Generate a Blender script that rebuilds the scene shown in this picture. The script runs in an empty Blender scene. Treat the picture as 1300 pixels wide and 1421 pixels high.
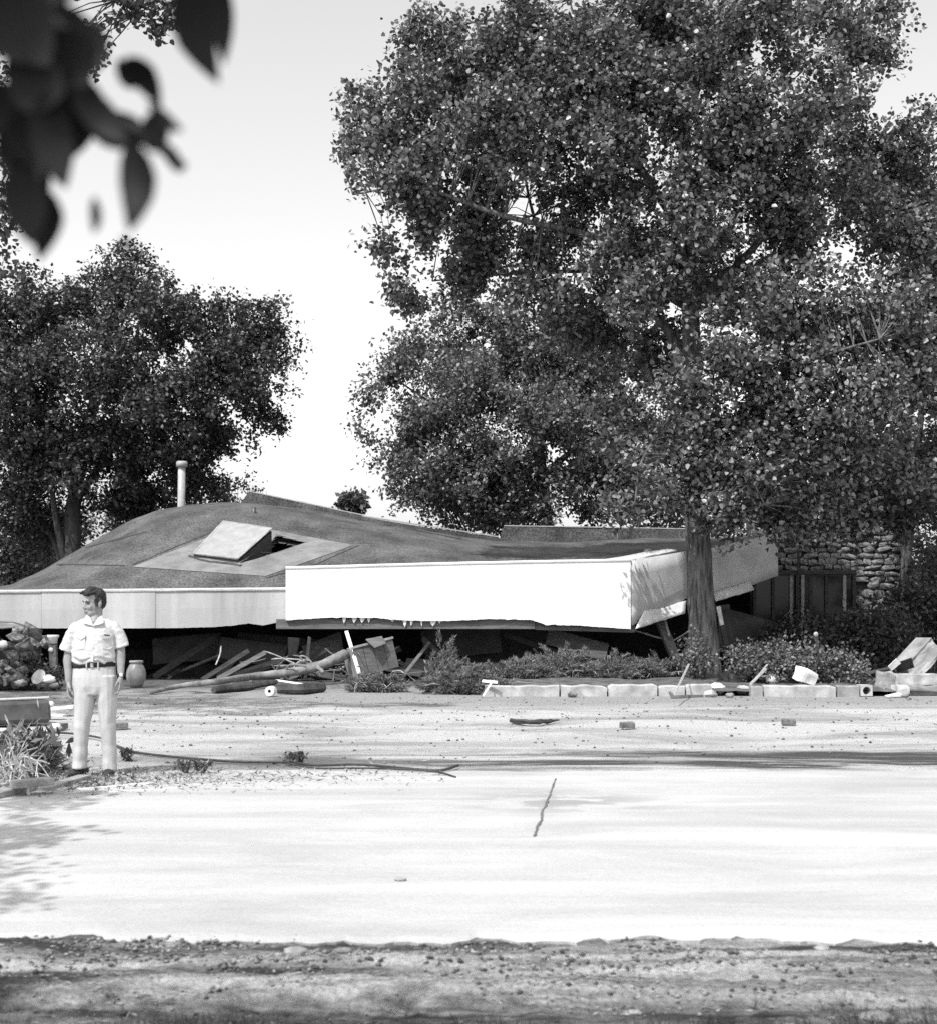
import bpy, bmesh, math, random
import numpy as np
from mathutils import Vector, Matrix, noise

R = math.radians
rnd = random.Random(7)
rng = np.random.default_rng(7)
scene = bpy.context.scene
COL = scene.collection

# ------------------------------------------------------------------ camera
F = 1903.0; CX, CY = 650.0, 710.5; CAMZ = 1.6; TILT = R(4.013)
cam = bpy.data.cameras.new('camera')
cam.sensor_fit = 'VERTICAL'; cam.sensor_height = 56.0; cam.sensor_width = 56.0
cam.lens = 56.0 * F / 1421.0
cam.clip_start = 0.05; cam.clip_end = 6000
cam.dof.use_dof = True; cam.dof.focus_distance = 27.0; cam.dof.aperture_fstop = 5.6
camo = bpy.data.objects.new('camera', cam); COL.objects.link(camo)
camo.location = (0, 0, CAMZ); camo.rotation_euler = (R(90) + TILT, 0, 0)
scene.camera = camo

# ------------------------------------------------------------------ sky, sun, exposure
SUN_ELEV = R(55); SUN_AZ = R(213)          # compass bearing of the sun, y = north: behind the camera, to the left
world = bpy.data.worlds.new('World'); scene.world = world; world.use_nodes = True
nt = world.node_tree; nt.nodes.clear()
sky = nt.nodes.new('ShaderNodeTexSky'); sky.sky_type = 'NISHITA'; sky.sun_disc = False
sky.sun_elevation = SUN_ELEV; sky.sun_rotation = SUN_AZ
sky.air_density = 1.0; sky.dust_density = 2.2; sky.ozone_density = 1.0
sep = nt.nodes.new('ShaderNodeSeparateColor')      # black-and-white film: mostly blue-sensitive
m1 = nt.nodes.new('ShaderNodeMath'); m1.operation = 'MULTIPLY'; m1.inputs[1].default_value = 0.9
m2 = nt.nodes.new('ShaderNodeMath'); m2.operation = 'MULTIPLY_ADD'; m2.inputs[1].default_value = 0.1
bg = nt.nodes.new('ShaderNodeBackground'); bg.inputs['Strength'].default_value = 0.124
wo = nt.nodes.new('ShaderNodeOutputWorld')
nt.links.new(sky.outputs[0], sep.inputs[0]); nt.links.new(sep.outputs[2], m1.inputs[0])
nt.links.new(sep.outputs[0], m2.inputs[0]); nt.links.new(m1.outputs[0], m2.inputs[2])
nt.links.new(m2.outputs[0], bg.inputs['Color']); nt.links.new(bg.outputs[0], wo.inputs[0])
sl = bpy.data.lights.new('sun', 'SUN'); sl.energy = 2.3; sl.angle = R(0.55); sl.color = (1, 1, 1)
slo = bpy.data.objects.new('sun', sl); COL.objects.link(slo)
sdir = Vector((math.sin(SUN_AZ) * math.cos(SUN_ELEV), math.cos(SUN_AZ) * math.cos(SUN_ELEV), math.sin(SUN_ELEV)))
slo.rotation_euler = sdir.to_track_quat('Z', 'Y').to_euler(); slo.location = sdir * 60
vs = scene.view_settings
vs.view_transform = 'Standard'; vs.look = 'None'; vs.gamma = 1.0; vs.exposure = 1.0; vs.use_curve_mapping = False
scene.cycles.use_denoising = False                 # the fine grain stays, as on the film
scene.cycles.max_bounces = 6; scene.cycles.diffuse_bounces = 3; scene.cycles.transmission_bounces = 3
scene.cycles.transparent_max_bounces = 4

# ------------------------------------------------------------------ helpers
ct, st = math.cos(TILT), math.sin(TILT)
def at(px, py, Y):
    u = (px - CX) / F; v = (CY - py) / F
    dx, dy, dz = u, ct - v * st, st + v * ct
    k = Y / dy
    return Vector((dx * k, Y, CAMZ + dz * k))
def gp(px, py, z=0.0):
    u = (px - CX) / F; v = (CY - py) / F
    dx, dy, dz = u, ct - v * st, st + v * ct
    k = (z - CAMZ) / dz
    return Vector((dx * k, dy * k, z))
def lerp(a, b, t): return a + (b - a) * t
def poly(p, x):
    if x <= p[0][0]: return p[0][1]
    for (x0, y0), (x1, y1) in zip(p, p[1:]):
        if x <= x1: return y0 + (y1 - y0) * (x - x0) / (x1 - x0)
    return p[-1][1]
def nz(x, y=0, z=0): return noise.noise(Vector((x, y, z)))

class MB:
    def __init__(s): s.v = []; s.f = []
    def add(s, vs, fs):
        o = len(s.v); s.v += [tuple(v) for v in vs]; s.f += [tuple(i + o for i in f) for f in fs]; return s
    def box(s, c, size, rot=None, jit=0):
        x, y, z = size[0] / 2, size[1] / 2, size[2] / 2
        vs = [Vector((a * x, b * y, d * z)) for d in (-1, 1) for b in (-1, 1) for a in (-1, 1)]
        if jit: vs = [v + Vector((rnd.uniform(-jit, jit), rnd.uniform(-jit, jit), rnd.uniform(-jit, jit))) for v in vs]
        if rot is not None: vs = [rot @ v for v in vs]
        return s.add([v + Vector(c) for v in vs], [(0,2,3,1),(4,5,7,6),(0,1,5,4),(2,6,7,3),(0,4,6,2),(1,3,7,5)])
    def rbox(s, c, size, rot, amp):
        bm = bmesh.new(); bmesh.ops.create_cube(bm, size=1); bmesh.ops.subdivide_edges(bm, edges=bm.edges[:], cuts=5, use_grid_fill=True)
        sz = Vector(size); out = []
        for v in bm.verts:
            p = Vector((v.co.x * sz.x, v.co.y * sz.y, v.co.z * sz.z)); q = p + Vector(c)
            e = sum(abs(abs(k) - .5) < 1e-4 for k in v.co)
            p *= 1 - (.10 * max(0, noise.noise(q * 5) + .25) if e > 1 else 0)
            p += Vector((noise.noise(q * 6), noise.noise(q * 6 + Vector((9, 0, 0))), noise.noise(q * 6 + Vector((0, 9, 0))))) * amp
            out.append(rot @ p + Vector(c))
        s.add(out, [[v.index for v in f.verts] for f in bm.faces]); bm.free(); return s
    def beam(s, a, b, w, h, up=(0, 0, 1), jit=0):
        a, b = Vector(a), Vector(b); d = (b - a); L = d.length; d.normalize()
        sx = d.cross(Vector(up))
        if sx.length < 1e-4: sx = d.cross(Vector((1, 0, 0)))
        sx.normalize(); uz = sx.cross(d)
        m = Matrix((sx, d, uz)).transposed()
        return s.box((a + b) / 2, (w, L, h), m, jit)
    def tube(s, pts, rad, n=8, cap=True, rough=0):
        pts = [Vector(p) for p in pts]
        if not hasattr(rad, '__len__'): rad = [rad] * len(pts)
        o = len(s.v); ref = Vector((0.3, 0.2, 1)).normalized()
        for i, p in enumerate(pts):
            d = (pts[min(i + 1, len(pts) - 1)] - pts[max(i - 1, 0)]).normalized()
            r = ref if abs(d.dot(ref)) < .92 else Vector((1, 0, 0))
            a = d.cross(r).normalized(); b = d.cross(a)
            for k in range(n):
                t = 2 * math.pi * k / n
                q = rad[i] * (1 + (rnd.uniform(-rough, rough) if rough else 0))
                s.v.append(tuple(p + a * math.cos(t) * q + b * math.sin(t) * q))
        for i in range(len(pts) - 1):
            for k in range(n):
                s.f.append((o + i*n + k, o + i*n + (k+1) % n, o + (i+1)*n + (k+1) % n, o + (i+1)*n + k))
        if cap:
            s.f.append(tuple(o + k for k in range(n))[::-1]); e = o + (len(pts)-1)*n
            s.f.append(tuple(e + k for k in range(n)))
        return s
    def lathe(s, c, prof, n=24, closed=False):
        o = len(s.v); c = Vector(c)
        for r, z in prof:
            for k in range(n):
                t = 2 * math.pi * k / n
                s.v.append((c.x + r * math.cos(t), c.y + r * math.sin(t), c.z + z))
        for i in range(len(prof) - 1):
            for k in range(n):
                s.f.append((o + i*n + k, o + i*n + (k+1) % n, o + (i+1)*n + (k+1) % n, o + (i+1)*n + k))
        return s
    def loft(s, secs, n=16):
        """secs: (centre, rx, ry) rings stacked in z, closed"""
        o = len(s.v)
        for c, rx, ry in secs:
            for k in range(n):
                t = 2 * math.pi * k / n
                s.v.append((c[0] + rx * math.cos(t), c[1] + ry * math.sin(t), c[2]))
        for i in range(len(secs) - 1):
            for k in range(n):
                s.f.append((o + i*n + k, o + i*n + (k+1) % n, o + (i+1)*n + (k+1) % n, o + (i+1)*n + k))
        s.f.append(tuple(o + k for k in range(n))[::-1]); e = o + (len(secs)-1)*n
        s.f.append(tuple(e + k for k in range(n)))
        return s
    def ball(s, c, r, nu=12, nv=8, rot=None):
        if not hasattr(r, '__len__'): r = (r, r, r)
        vs = []; fs = []
        for j in range(1, nv):
            for i in range(nu):
                a = 2 * math.pi * i / nu; b = math.pi * j / nv
                vs.append(Vector((r[0]*math.sin(b)*math.cos(a), r[1]*math.sin(b)*math.sin(a), r[2]*math.cos(b))))
        vs += [Vector((0, 0, r[2])), Vector((0, 0, -r[2]))]
        T, B = len(vs) - 2, len(vs) - 1
        for i in range(nu):
            k = (i + 1) % nu
            fs.append((T, i, k)); fs.append((B, (nv-2)*nu + k, (nv-2)*nu + i))
            for j in range(nv - 2): fs.append((j*nu + i, (j+1)*nu + i, (j+1)*nu + k, j*nu + k))
        if rot is not None: vs = [rot @ v for v in vs]
        return s.add([v + Vector(c) for v in vs], fs)
    def slab(s, pts, thick):
        """planar-ish outline (CCW from the front, facing -y) extruded along +thick"""
        n = len(pts); th = Vector(thick)
        vs = [Vector(p) for p in pts] + [Vector(p) + th for p in pts]
        fs = [tuple(range(n)), tuple(range(2*n-1, n-1, -1))]
        for i in range(n): fs.append((i, i + n, (i+1) % n + n, (i+1) % n))
        return s.add(vs, fs)
    def mesh(s, name):
        m = bpy.data.meshes.new(name); m.from_pydata(s.v, [], s.f); m.update(); return m
    def build(s, name, mat, parent=None, smooth=False, bevel=0, recalc=True):
        m = s.mesh(name)
        if recalc or bevel:
            bm = bmesh.new(); bm.from_mesh(m)
            if recalc: bmesh.ops.recalc_face_normals(bm, faces=bm.faces)
            if bevel: bmesh.ops.bevel(bm, geom=bm.edges[:], offset=bevel, segments=1, affect='EDGES', clamp_overlap=True)
            bm.to_mesh(m); bm.free()
        return obj(name, m, mat, parent, smooth)

def obj(name, mesh, mat=None, parent=None, smooth=False):
    o = bpy.data.objects.new(name, mesh); COL.objects.link(o)
    if mat is not None and not mesh.materials: mesh.materials.append(mat)
    if smooth: mesh.polygons.foreach_set('use_smooth', [True] * len(mesh.polygons))
    if parent is not None:
        o.parent = parent
        if parent.type == 'EMPTY': o.matrix_parent_inverse = Matrix.Translation(-Vector(parent.location))   # geometry is given in world space
    return o
def tag(o, label=None, cat=None, group=None, kind=None):
    if label: o['label'] = label
    if cat: o['category'] = cat
    if group: o['group'] = group
    if kind: o['kind'] = kind
    return o
def thing(name, loc, label, cat, group=None):
    o = bpy.data.objects.new(name, None); COL.objects.link(o); o.location = loc; o.empty_display_size = .2
    return tag(o, label, cat, group)
def npmesh(name, V, Fc):
    """V (N,3), Fc (M,k) int"""
    m = bpy.data.meshes.new(name); k = Fc.shape[1]
    m.vertices.add(len(V)); m.vertices.foreach_set('co', np.ascontiguousarray(V, dtype=np.float32).ravel())
    m.loops.add(Fc.size); m.loops.foreach_set('vertex_index', np.ascontiguousarray(Fc, dtype=np.int32).ravel())
    m.polygons.add(len(Fc)); m.polygons.foreach_set('loop_start', np.arange(0, Fc.size, k, dtype=np.int32))
    m.update(calc_edges=True); return m

# ------------------------------------------------------------------ materials (all grey: a black-and-white film)
def g(v): return (v, v, v, 1)
def mat(name, lo, hi, rough=.8, scale=3.0, detail=6, bump=0.2, bscale=40, stretch=(1, 1, 1), spec=.3, fine=0.0, fscale=300, r0=.35, r1=.65, bdist=.01):
    m = bpy.data.materials.new(name); m.use_nodes = True; t = m.node_tree; N = t.nodes; L = t.links
    b = N['Principled BSDF']; b.inputs['Roughness'].default_value = rough; b.inputs['Specular IOR Level'].default_value = spec
    tc = N.new('ShaderNodeTexCoord'); mp = N.new('ShaderNodeMapping'); mp.inputs['Scale'].default_value = stretch
    L.new(tc.outputs['Object'], mp.inputs[0])
    n1 = N.new('ShaderNodeTexNoise'); n1.inputs['Scale'].default_value = scale; n1.inputs['Detail'].default_value = detail; n1.inputs['Roughness'].default_value = .6
    L.new(mp.outputs[0], n1.inputs['Vector'])
    cr = N.new('ShaderNodeValToRGB'); cr.color_ramp.elements[0].position = r0; cr.color_ramp.elements[1].position = r1
    cr.color_ramp.elements[0].color = g(lo); cr.color_ramp.elements[1].color = g(hi)
    L.new(n1.outputs[0], cr.inputs[0]); out = cr.outputs[0]
    if fine:
        n2 = N.new('ShaderNodeTexNoise'); n2.inputs['Scale'].default_value = fscale; n2.inputs['Detail'].default_value = 2
        L.new(tc.outputs['Object'], n2.inputs['Vector'])
        mr = N.new('ShaderNodeMapRange'); mr.inputs[1].default_value = .3; mr.inputs[2].default_value = .7
        mr.inputs[3].default_value = 1 - fine; mr.inputs[4].default_value = 1 + fine
        L.new(n2.outputs[0], mr.inputs[0])
        mx = N.new('ShaderNodeMix'); mx.data_type = 'RGBA'; mx.blend_type = 'MULTIPLY'; mx.inputs[0].default_value = 1
        L.new(out, mx.inputs[6]); L.new(mr.outputs[0], mx.inputs[7]); out = mx.outputs[2]
    L.new(out, b.inputs['Base Color'])
    if bump:
        n3 = N.new('ShaderNodeTexNoise'); n3.inputs['Scale'].default_value = bscale; n3.inputs['Detail'].default_value = 4
        L.new(mp.outputs[0], n3.inputs['Vector'])
        bp = N.new('ShaderNodeBump'); bp.inputs['Strength'].default_value = bump; bp.inputs['Distance'].default_value = bdist
        L.new(n3.outputs[0], bp.inputs['Height']); L.new(bp.outputs[0], b.inputs['Normal'])
    return m
def leafmat(name, lo, hi, rough=.45, trans=.25, spec=.5):
    m = bpy.data.materials.new(name); m.use_nodes = True; t = m.node_tree; N = t.nodes; L = t.links
    b = N['Principled BSDF']; b.inputs['Roughness'].default_value = rough; b.inputs['Specular IOR Level'].default_value = spec
    ge = N.new('ShaderNodeNewGeometry'); cr = N.new('ShaderNodeValToRGB')
    cr.color_ramp.elements[0].color = g(lo); cr.color_ramp.elements[1].color = g(hi)
    cr.color_ramp.elements.new(.6).color = g(lo + (hi - lo) * .35)
    L.new(ge.outputs['Random Per Island'], cr.inputs[0]); L.new(cr.outputs[0], b.inputs['Base Color'])
    tr = N.new('ShaderNodeBsdfTranslucent'); L.new(cr.outputs[0], tr.inputs[0])
    mx = N.new('ShaderNodeMixShader'); mx.inputs[0].default_value = trans
    L.new(b.outputs[0], mx.inputs[1]); L.new(tr.outputs[0], mx.inputs[2])
    L.new(mx.outputs[0], N['Material Output'].inputs[0])
    return m

M = {}
M['white_paint'] = mat('white_paint', .74, .82, .6, 1.2, bump=.05, stretch=(1, 1, .3), fine=.03, fscale=60)
M['dirty_paint'] = mat('dirty_paint', .28, .56, .7, .9, detail=8, bump=.1, stretch=(1.1, 1, .16), fine=.06, fscale=50, r0=.3, r1=.68)
M['side_paint'] = mat('side_paint', .5, .64, .75, 2, bump=.1, bscale=30, fine=.06, fscale=40)  # white paint greyed: the side's weaker sunlight is put into the colour
M['pale_board'] = mat('pale_board', .6, .75, .7, 6, bump=.1, fine=.05)
M['roofing'] = mat('roofing', .045, .115, .9, 1.1, detail=10, bump=.9, bscale=26, fine=.65, fscale=24, stretch=(1, .6, 1))
M['roof_patch'] = mat('roof_patch', .14, .23, .9, 2.0, bump=.4, bscale=60, fine=.25, fscale=55)
M['tar'] = mat('tar', .03, .06, .6, 5, bump=.3)
M['flashing'] = mat('flashing', .5, .65, .5, 5, bump=.1)
M['glass_white'] = mat('glass_white', .27, .36, .35, 4, bump=.03)
M['dark_wood'] = mat('dark_wood', .035, .07, .8, 4, bump=.3, stretch=(1, 1, 6))
M['soffit_wood'] = mat('soffit_wood', .09, .16, .8, 5, bump=.3, stretch=(.5, 1, 4))
M['interior'] = mat('interior', .02, .045, .9, 2, bump=.2)  # near-black to deepen the shade under the roof; shade is in the colour
M['interior_panel'] = mat('interior_panel', .05, .09, .9, 3, bump=.2)  # debris colour darkened too, standing in for the shade beneath the roof
M['grey_wood'] = mat('grey_wood', .22, .36, .85, 5, bump=.4, stretch=(1, 1, 1), fine=.15, fscale=40)
M['log'] = mat('log', .14, .28, .9, 6, bump=.8, bscale=30)
M['bark'] = mat('bark', .035, .2, .95, 16, bump=1.0, bscale=22, stretch=(1, 1, .13), bdist=.06)
M['bark_dark'] = mat('bark_dark', .04, .08, .95, 7, bump=1.0, bscale=14, stretch=(1, 1, .25), bdist=.03)
M['twig'] = mat('twig', .10, .2, .9, 9, bump=0)
M['pale_twig'] = mat('pale_twig', .3, .5, .9, 9, bump=0)
M['concrete'] = mat('concrete', .26, .5, .9, 4, detail=9, bump=.4, fine=.1, fscale=80)
M['concrete_dark'] = mat('concrete_dark', .16, .34, .9, 3, bump=.5, fine=.12)
M['stone'] = mat('stone', .08, .32, .9, 4, bump=.6, bscale=18, fine=.15, fscale=60)
M['masonry'] = mat('masonry', .05, .30, .9, 3, bump=.6, bscale=25, fine=.15, fscale=60)
M['mortar'] = mat('mortar', .05, .09, .95, 8, bump=.5)
M['brick'] = mat('brick', .09, .2, .9, 12, bump=.5)
M['jar'] = mat('jar', .22, .34, .35, 6, bump=.1, spec=.5)
M['metal_dark'] = mat('metal_dark', .05, .1, .45, 5, bump=.15, spec=.5)
M['metal_grey'] = mat('metal_grey', .3, .42, .45, 6, bump=.1, spec=.5)
M['black_cloth'] = mat('black_cloth', .008, .02, .6, 5, bump=.5, bscale=12)
M['white_thing'] = mat('white_thing', .7, .8, .5, 8, bump=.05)
M['skin'] = mat('skin', .24, .30, .5, 20, bump=.05)
M['lips'] = mat('lips', .16, .2, .5, 20, bump=0)
M['hair'] = mat('hair', .012, .04, .5, 30, bump=.9, bscale=70, stretch=(1, 1, .4), bdist=.02)
M['eye'] = mat('eye', .03, .05, .3, 10, bump=0)
M['shirt'] = mat('shirt', .5, .58, .85, 6, bump=.35, bscale=9, bdist=.03)
M['trousers'] = mat('trousers', .44, .5, .9, 8, bump=.25, bscale=7, bdist=.03, stretch=(1, 1, .4))
M['belt'] = mat('belt', .01, .02, .4, 10, bump=.05)
M['shoe'] = mat('shoe', .02, .05, .5, 10, bump=.1)
M['leaf'] = leafmat('leaf', .028, .36, .36, .2, .55)
M['leaf_back'] = leafmat('leaf_back', .06, .3, .42, .3, .45)
M['leaf_dark'] = leafmat('leaf_dark', .03, .15, .45, .25, .4)
M['leaf_near'] = leafmat('leaf_near', .012, .022, .6, .08, .15)  # crown's shade over these hanging leaves is put into the near-black colour
M['juniper'] = leafmat('juniper', .09, .3, .6, .15, .3)
M['dry_grass'] = leafmat('dry_grass', .18, .5, .7, .2, .2)
M['grass'] = leafmat('grass', .05, .17, .6, .25, .3)
M['litter'] = leafmat('litter', .05, .4, .8, .0, .2)

# ground: pale dried mud and gravel beyond the road, dark dirt with stones on the near verge
def ground_mat():
    m = bpy.data.materials.new('ground'); m.use_nodes = True; t = m.node_tree; N = t.nodes; L = t.links
    b = N['Principled BSDF']; b.inputs['Roughness'].default_value = .95; b.inputs['Specular IOR Level'].default_value = .15
    tc = N.new('ShaderNodeTexCoord'); sp = N.new('ShaderNodeSeparateXYZ'); L.new(tc.outputs['Object'], sp.inputs[0])
    def noi(scale, stretch, detail=6, rough=.6, dist=0):
        mp = N.new('ShaderNodeMapping'); mp.inputs['Scale'].default_value = stretch; L.new(tc.outputs['Object'], mp.inputs[0])
        n = N.new('ShaderNodeTexNoise'); n.inputs['Scale'].default_value = scale; n.inputs['Detail'].default_value = detail
        n.inputs['Roughness'].default_value = rough; n.inputs['Distortion'].default_value = dist; L.new(mp.outputs[0], n.inputs['Vector']); return n.outputs[0]
    def ramp(v, p0, p1, a, c):
        cr = N.new('ShaderNodeValToRGB'); cr.color_ramp.elements[0].position = p0; cr.color_ramp.elements[1].position = p1
        cr.color_ramp.elements[0].color = g(a); cr.color_ramp.elements[1].color = g(c); L.new(v, cr.inputs[0]); return cr.outputs[0]
    def mix(f, a, c, typ='MIX'):
        x = N.new('ShaderNodeMix'); x.data_type = 'RGBA'; x.blend_type = typ
        if isinstance(f, float): x.inputs[0].default_value = f
        else: L.new(f, x.inputs[0])
        for i, s in ((6, a), (7, c)):
            if isinstance(s, float): x.inputs[i].default_value = g(s)
            else: L.new(s, x.inputs[i])
        return x.outputs[2]
    def maprange(v, a, c, d=0., e=1.):
        x = N.new('ShaderNodeMapRange'); x.inputs[1].default_value = a; x.inputs[2].default_value = c; x.inputs[3].default_value = d; x.inputs[4].default_value = e
        L.new(v, x.inputs[0]); return x.outputs[0]
    def math_(op, a, c):
        x = N.new('ShaderNodeMath'); x.operation = op
        for i, s in ((0, a), (1, c)):
            if isinstance(s, float): x.inputs[i].default_value = s
            else: L.new(s, x.inputs[i])
        return x.outputs[0]
    y = sp.outputs['Y']; x_ = sp.outputs['X']
    yard = ramp(noi(.55, (.45, 1.1, 1), 8, .62, .6), .38, .54, .29, .52)
    yard = mix(.75, yard, ramp(noi(55, (1, 1, 1), 4, .7), .3, .7, .55, 1.15), 'MULTIPLY')
    wav = noi(.7, (.5, 1, 1), 5)
    yy = math_('ADD', y, math_('MULTIPLY', math_('SUBTRACT', wav, .5), 3.2))
    # gravelly strip at the kerb and the damp gutter beside the road
    yard = mix(maprange(yy, 21.8, 23.6), yard, mix(.8, .30, ramp(noi(45, (1, 1, 1), 4, .7), .3, .7, .5, 1.3), 'MULTIPLY'))
    wet = math_('MULTIPLY', math_('MULTIPLY', maprange(yy, 13.7, 14.2), maprange(yy, 16.0, 15.2)), maprange(x_, -3.5, .5, .35, 1.))
    wet = math_('MULTIPLY', wet, maprange(noi(.7, (.4, 2.6, 1), 8, .7, .8), .42, .52))
    yard = mix(wet, yard, mix(.6, .07, ramp(noi(30, (1, 1, 1), 4), .3, .7, .6, 1.3), 'MULTIPLY'))
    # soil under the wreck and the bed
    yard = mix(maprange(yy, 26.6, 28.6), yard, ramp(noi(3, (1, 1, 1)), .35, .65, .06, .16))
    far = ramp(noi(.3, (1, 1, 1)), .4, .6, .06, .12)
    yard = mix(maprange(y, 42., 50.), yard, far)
    verge = ramp(noi(1.3, (.22, 2.2, 1), 10, .72, .8), .40, .58, .05, .42)
    verge = mix(.9, verge, ramp(noi(34, (1, 1, 1), 8, .85), .34, .66, .35, 1.6), 'MULTIPLY')
    verge = mix(maprange(y, 6.25, 5.55, 0., .35), verge, .07)
    col = mix(maprange(y, 10.0, 10.1), verge, yard)
    L.new(col, b.inputs['Base Color'])
    bp = N.new('ShaderNodeBump'); bp.inputs['Strength'].default_value = .8; bp.inputs['Distance'].default_value = .03
    L.new(math_('ADD', noi(30, (1, 1, 1), 9, .8), math_('MULTIPLY', noi(4, (1, 1, 1)), .6)), bp.inputs['Height']); L.new(bp.outputs[0], b.inputs['Normal'])
    return m
def road_mat():
    m = bpy.data.materials.new('road_concrete'); m.use_nodes = True; t = m.node_tree; N = t.nodes; L = t.links
    b = N['Principled BSDF']; b.inputs['Roughness'].default_value = .9; b.inputs['Specular IOR Level'].default_value = .2
    tc = N.new('ShaderNodeTexCoord')
    def noi(scale, stretch, detail=6, rough=.6, dist=0):
        mp = N.new('ShaderNodeMapping'); mp.inputs['Scale'].default_value = stretch; L.new(tc.outputs['Object'], mp.inputs[0])
        n = N.new('ShaderNodeTexNoise'); n.inputs['Scale'].default_value = scale; n.inputs['Detail'].default_value = detail
        n.inputs['Roughness'].default_value = rough; n.inputs['Distortion'].default_value = dist; L.new(mp.outputs[0], n.inputs['Vector']); return n.outputs[0]
    def ramp(v, p0, p1, a, c):
        cr = N.new('ShaderNodeValToRGB'); cr.color_ramp.elements[0].position = p0; cr.color_ramp.elements[1].position = p1
        cr.color_ramp.elements[0].color = g(a); cr.color_ramp.elements[1].color = g(c); L.new(v, cr.inputs[0]); return cr.outputs[0]
    def mix(f, a, c, typ='MIX'):
        x = N.new('ShaderNodeMix'); x.data_type = 'RGBA'; x.blend_type = typ
        if isinstance(f, float): x.inputs[0].default_value = f
        else: L.new(f, x.inputs[0])
        for i, s in ((6, a), (7, c)):
            if isinstance(s, float): x.inputs[i].default_value = g(s)
            else: L.new(s, x.inputs[i])
        return x.outputs[2]
    c = ramp(noi(.8, (.5, 1.5, 1), 9, .68, .6), .34, .62, .37, .49)
    c = mix(.7, c, ramp(noi(38, (1, 1, 1), 6, .8), .3, .7, .78, 1.1), 'MULTIPLY')
    c = mix(.8, c, ramp(noi(1.6, (.05, 1.6, 1), 5, .6, .2), .35, .65, .88, 1.05), 'MULTIPLY')
    # a stain round the open joint
    sp = N.new('ShaderNodeSeparateXYZ'); L.new(tc.outputs['Object'], sp.inputs[0])
    vd = N.new('ShaderNodeVectorMath'); vd.operation = 'DISTANCE'; vd.inputs[1].default_value = (1.0, 11.6, 0)
    sc = N.new('ShaderNodeMapping'); L.new(tc.outputs['Object'], sc.inputs[0]); sc.inputs['Scale'].default_value = (.9, 1.1, 0); vd.inputs[1].default_value = (.75, 12.5, 0)
    L.new(sc.outputs[0], vd.inputs[0])
    mr = N.new('ShaderNodeMapRange'); mr.inputs[1].default_value = 1.0; mr.inputs[2].default_value = .2; L.new(vd.outputs['Value'], mr.inputs[0])
    mm = N.new('ShaderNodeMath'); mm.operation = 'MULTIPLY'; L.new(mr.outputs[0], mm.inputs[0]); L.new(ramp(noi(1.8, (.7, 1.6, 1), 4), .46, .52, 0, .8), mm.inputs[1])
    c = mix(mm.outputs[0], c, .24)
    L.new(c, b.inputs['Base Color'])
    bp = N.new('ShaderNodeBump'); bp.inputs['Strength'].default_value = .35; bp.inputs['Distance'].default_value = .01
    L.new(noi(40, (1, 1, 1), 5, .7), bp.inputs['Height']); L.new(bp.outputs[0], b.inputs['Normal'])
    return m

# ------------------------------------------------------------------ ground and road
def road_near(x): return 6.78 + .16 * nz(x * .6, 3) + .16 * nz(x * 1.9, 9) + .11 * nz(x * 5, 5) + .06 * nz(x * 14, 1) + .02 * nz(x * 40, 2)
def road_far(x): return 13.75 + .16 * nz(x * .35, 23) + .07 * nz(x * 2.2, 29)
def gz(x, y):
    if y < 10:
        d = road_near(x) - y
        if d < -.22: return -.08
        r0 = .05 * nz(x * .35, y * 3.2, 4) + .035 * nz(x * .9, y * 6, 8) + .02 * nz(x * 5, y * 9, 2) + .014 * nz(x * 18, y * 24, 6) + .008 * nz(x * 45, y * 45, 3)
        return -.010 + r0 * min(1, max(.3, d * 1.5 + .35)) - .05 * min(1, max(0, d)) + min(0, d + .08) * .3
    d = y - road_far(x)
    if d < -.1: return -.08
    z = -.012 + .025 * nz(x * .3, y * .5, 1) + .014 * nz(x * 1.4, y * 2, 7)
    return z
def axis(fine0, fine1, step, far, grow=1.35):
    a = list(np.arange(fine0, fine1 + 1e-6, step)); s = step; v = a[-1]
    while v < far: s *= grow; v += s; a.append(v)
    s = step; v = a[0]; pre = []
    while v > -far: s *= grow; v -= s; pre.append(v)
    return np.array(pre[::-1] + a)
xs = axis(-6, 6, .05, 2500); ys = np.concatenate([axis(4.6, 7.0, .03, 30)[:0], axis(4.6, 7.2, .03, 2500)])
# denser rows across the yard
ys = np.unique(np.concatenate([ys[ys < 7.3], np.arange(7.3, 13.4, .5), np.arange(13.4, 30, .12), axis(30, 31, .4, 2500)[axis(30, 31, .4, 2500) > 30]]))
V = np.array([(x, y, gz(x, y) if abs(x) < 60 and -2 < y < 80 else -.03) for y in ys for x in xs], dtype=np.float32)
nx, ny = len(xs), len(ys)
ii, jj = np.meshgrid(np.arange(nx - 1), np.arange(ny - 1)); b0 = (jj * nx + ii).ravel()
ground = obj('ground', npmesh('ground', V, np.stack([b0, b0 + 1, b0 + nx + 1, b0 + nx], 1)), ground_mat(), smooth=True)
tag(ground, kind='structure')

mb = MB(); rx = axis(-6, 6, .04, 900, 1.4)
rows = [0, .01, .05, .2, .5, .8, .95, 1]
for x in rx:
    a, b_ = road_near(x) if abs(x) < 60 else 6.8, road_far(x) if abs(x) < 60 else 13.75
    mb.v.append((x, a + .02, -.10))
    for k in rows:
        y = lerp(a, b_, k); mb.v.append((x, y, .004 - (.012 if k in (0, 1) else 0) + .02 * math.sin(math.pi * k)))
nr = len(rows) + 1
for i in range(len(rx) - 1):
    for k in range(nr - 1): mb.f.append((i*nr + k, (i+1)*nr + k, (i+1)*nr + k + 1, i*nr + k + 1))
road = mb.build('road', road_mat(), smooth=False); tag(road, kind='structure')
M['soil0'] = mat('joint_fill', .06, .2, .95, 30, bump=.8, bscale=60)
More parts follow.
